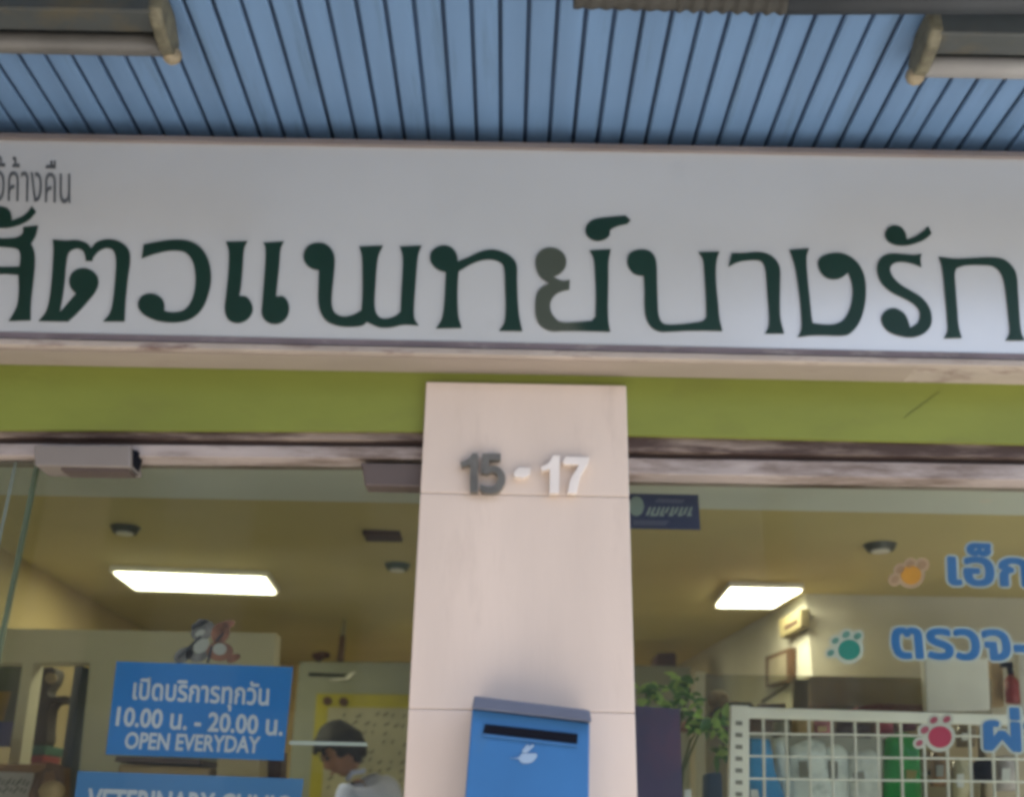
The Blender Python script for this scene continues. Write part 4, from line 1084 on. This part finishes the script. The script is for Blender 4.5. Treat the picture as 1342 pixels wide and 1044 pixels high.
# plant by the purple poster
plant = thing('potted_plant', 'leafy green plant with trailing stem between the purple poster and the rack', 'plant', onY(880, 1200, 3.45))
YPn = 3.45
lf = [B(), B()]
def leaf(bm, c0, d, L, wd, nrm):
    d = d.normalized(); s = d.cross(nrm).normalized(); nn = s.cross(d)
    prof = [(0, 0.03), (0.2, 0.34), (0.45, 0.5), (0.7, 0.38), (0.9, 0.14), (1.0, 0.0)]
    L_, M_, R_ = [], [], []
    for t, wv in prof:
        bend = nn * (-0.25 * t * t * L)
        mid = c0 + d * (L * t) + bend
        M_.append(bm.verts.new(mid)); L_.append(bm.verts.new(mid + s * wv * wd + nn * wv * wd * 0.3)); R_.append(bm.verts.new(mid - s * wv * wd + nn * wv * wd * 0.3))
    for i in range(len(prof) - 1):
        bm.faces.new((L_[i], L_[i + 1], M_[i + 1], M_[i])); bm.faces.new((M_[i], M_[i + 1], R_[i + 1], R_[i]))
stems = [[(868, 1200), (866, 1000), (850, 930), (846, 905)], [(872, 1200), (880, 1000), (895, 930), (905, 902)], [(876, 1200), (895, 1010), (920, 950), (945, 948), (948, 975), (946, 992)], [(874, 1200), (884, 1040), (905, 970), (925, 940)]]
bst = B()
for si, s in enumerate(stems):
    pts = [onY(x, y, YPn + 0.03 * math.sin(si * 2 + i)) for i, (x, y) in enumerate(s)]
    tube(bst, pts, [0.008, 0.006, 0.004, 0.003, 0.003, 0.002][:len(pts)], 6)
obj('stem', bst, mat('stem_green', (0.06, 0.09, 0.03), 0.6), plant)
spots = [(842,905),(852,897),(864,908),(878,900),(893,890),(905,895),(905,910),(893,915),(912,920),(880,918),(858,920),(846,916),(905,935),(920,945),(935,938),(948,945),(940,955),(922,955),(908,950),(944,968),(952,978),(940,985),(948,995),(936,945),(890,932),(870,930),(898,905),(886,893),(950,960),(915,938)]
for i, (x, y) in enumerate(spots):
    for q in range(4):
        cpt = onY(x + random.uniform(-4, 4), y + random.uniform(-4, 4), YPn + random.uniform(-0.06, 0.06))
        dv = Vector((random.uniform(-1, 1), random.uniform(-0.8, 0.3), random.uniform(-0.7, 0.6)))
        leaf(lf[(i + q) % 2], cpt, dv, random.uniform(0.022, 0.066), random.uniform(0.016, 0.036), Vector((random.uniform(-.4, .4), -0.7, 0.7)))
obj('foliage', lf[0], mat('leaf_dark', (0.08, 0.22, 0.045), 0.3, 0.3, 20), plant, smooth=True)
obj('highlit_foliage', lf[1], mat('leaf_bright', (0.42, 0.62, 0.16), 0.3, 0.3, 20), plant, smooth=True)  # paler leaves, their highlights put into the colour
pz = onY(872, 1200, YPn)
b = B(); tube(b, [(pz.x, pz.y, pz.z - 0.2), (pz.x, pz.y, pz.z), (pz.x, pz.y, pz.z + 0.01)], [0.09, 0.12, 0.125], 20); obj('pot', b, M_tan, plant)
b = B(); box(b, pz.x - 0.16, pz.x + 0.16, pz.y - 0.16, pz.y + 0.16, ZF, pz.z - 0.202)
tag(obj('plant_stand', b, M_wood, bev=0.01), 'brown stand under the leafy plant by the pillar', 'stand')

# ------------------------------------------------------------------ canopy lamps and conduit
def batten(end_px, sgn, label, mt_, yfar):
    """unlit fluorescent batten; sgn -1 runs to the left of its visible end, +1 to the right"""
    e = onZ(*end_px, ZSOF - 0.10)
    t = thing('fluorescent_batten', label, 'lamp', (e.x, e.y, ZSOF), 'unlit fluorescent battens under the canopy')
    L = 1.25
    xa, xb = (e.x - L, e.x) if sgn < 0 else (e.x, e.x + L)
    yb = e.y + 0.045
    # channel body
    b = B(); box(b, xa + 0.02, xb - 0.02, yb - 0.150, yb - 0.075, ZSOF - 0.075, ZSOF - 0.006); obj('channel', b, M_bodygrey, t, bev=0.006)
    # reflector wing
    b = B(); prism(b, [Vector((xa + 0.03, yb - 0.075, ZSOF - 0.012)), Vector((xa + 0.03, yb + 0.005, ZSOF - 0.05)), Vector((xa + 0.03, yb + 0.005, ZSOF - 0.045)), Vector((xa + 0.03, yb - 0.075, ZSOF - 0.006))], Vector((L - 0.06, 0, 0))); obj('reflector', b, M_bodygrey, t)
    b = B(); tube(b, [(xa + 0.03, yb - 0.035, ZSOF - 0.078), (xb - 0.03, yb - 0.035, ZSOF - 0.078)], 0.026, 20); obj('tube', b, mt_, t, smooth=True)
    for x in (xa, xb):
        s = 1 if x == xa else -1
        b = B()
        prof = [(-0.155, -0.004), (-0.155, -0.07), (-0.12, -0.09), (-0.05, -0.105), (-0.012, -0.098), (0.004, -0.075), (-0.002, -0.045), (-0.04, -0.02), (-0.07, -0.004)]
        prism(b, [Vector((x, yb + a, ZSOF + z)) for a, z in prof], Vector((s * 0.034, 0, 0))); hd = obj('holder', b, M_holder, t, bev=0.009)
        b = B(); ball(b, Vector((x + s * 0.012, yb - 0.012, ZSOF - 0.088)), (0.024, 0.022, 0.026), 2); obj('socket', b, mat('socket_cream', (0.30, 0.25, 0.16), 0.55, 0.25, 30), hd, smooth=True)
    return t
batten((226, 66), -1, 'unlit dusty fluorescent batten at the top left under the canopy', M_tube_l, 0)
batten((1200, 93), 1, 'unlit fluorescent batten with white tube at the top right under the canopy', M_tube_r, 0)

cd_ = thing('cable_conduit', 'dark conduit with a ribbed hose end along the top edge of the soffit', 'conduit', onZ(1000, 0, ZSOF - 0.06))
zc_ = ZSOF - 0.07
pa, pb = onZ(752, -4, zc_), onZ(1036, 4, zc_)
b = B()
N = 150
pts, rs = [], []
for i in range(N + 1):
    t = i / N
    p = pa.lerp(pb, t)
    pts.append(p)
    rr = 0.026 + 0.0036 * math.sin(i * 0.62) * (0.5 if i < 70 else 1.0)
    if i > N - 8: rr *= 0.9 + 0.1 * (N - i) / 8
    rs.append(rr)
tube(b, pts, rs, 16)
obj('ribbed_hose', b, M_hose, cd_)
p2 = onZ(1037, -10, zc_); p3 = onZ(1500, 5, zc_)
b = B(); tube(b, [pb + Vector((-0.01, 0, 0.004)), pb + Vector((0.6, -0.02, 0.004)), pb + Vector((1.6, -0.03, 0.004))], 0.030, 14); obj('smooth_pipe', b, M_conduit, cd_, smooth=True)
for fx_ in (0.3, 1.1):
    b = B(); box(b, pb.x + fx_, pb.x + fx_ + 0.02, pb.y - 0.05, pb.y + 0.04, zc_ + 0.028, ZSOF - 0.002); obj('clip', b, M_conduit, cd_)
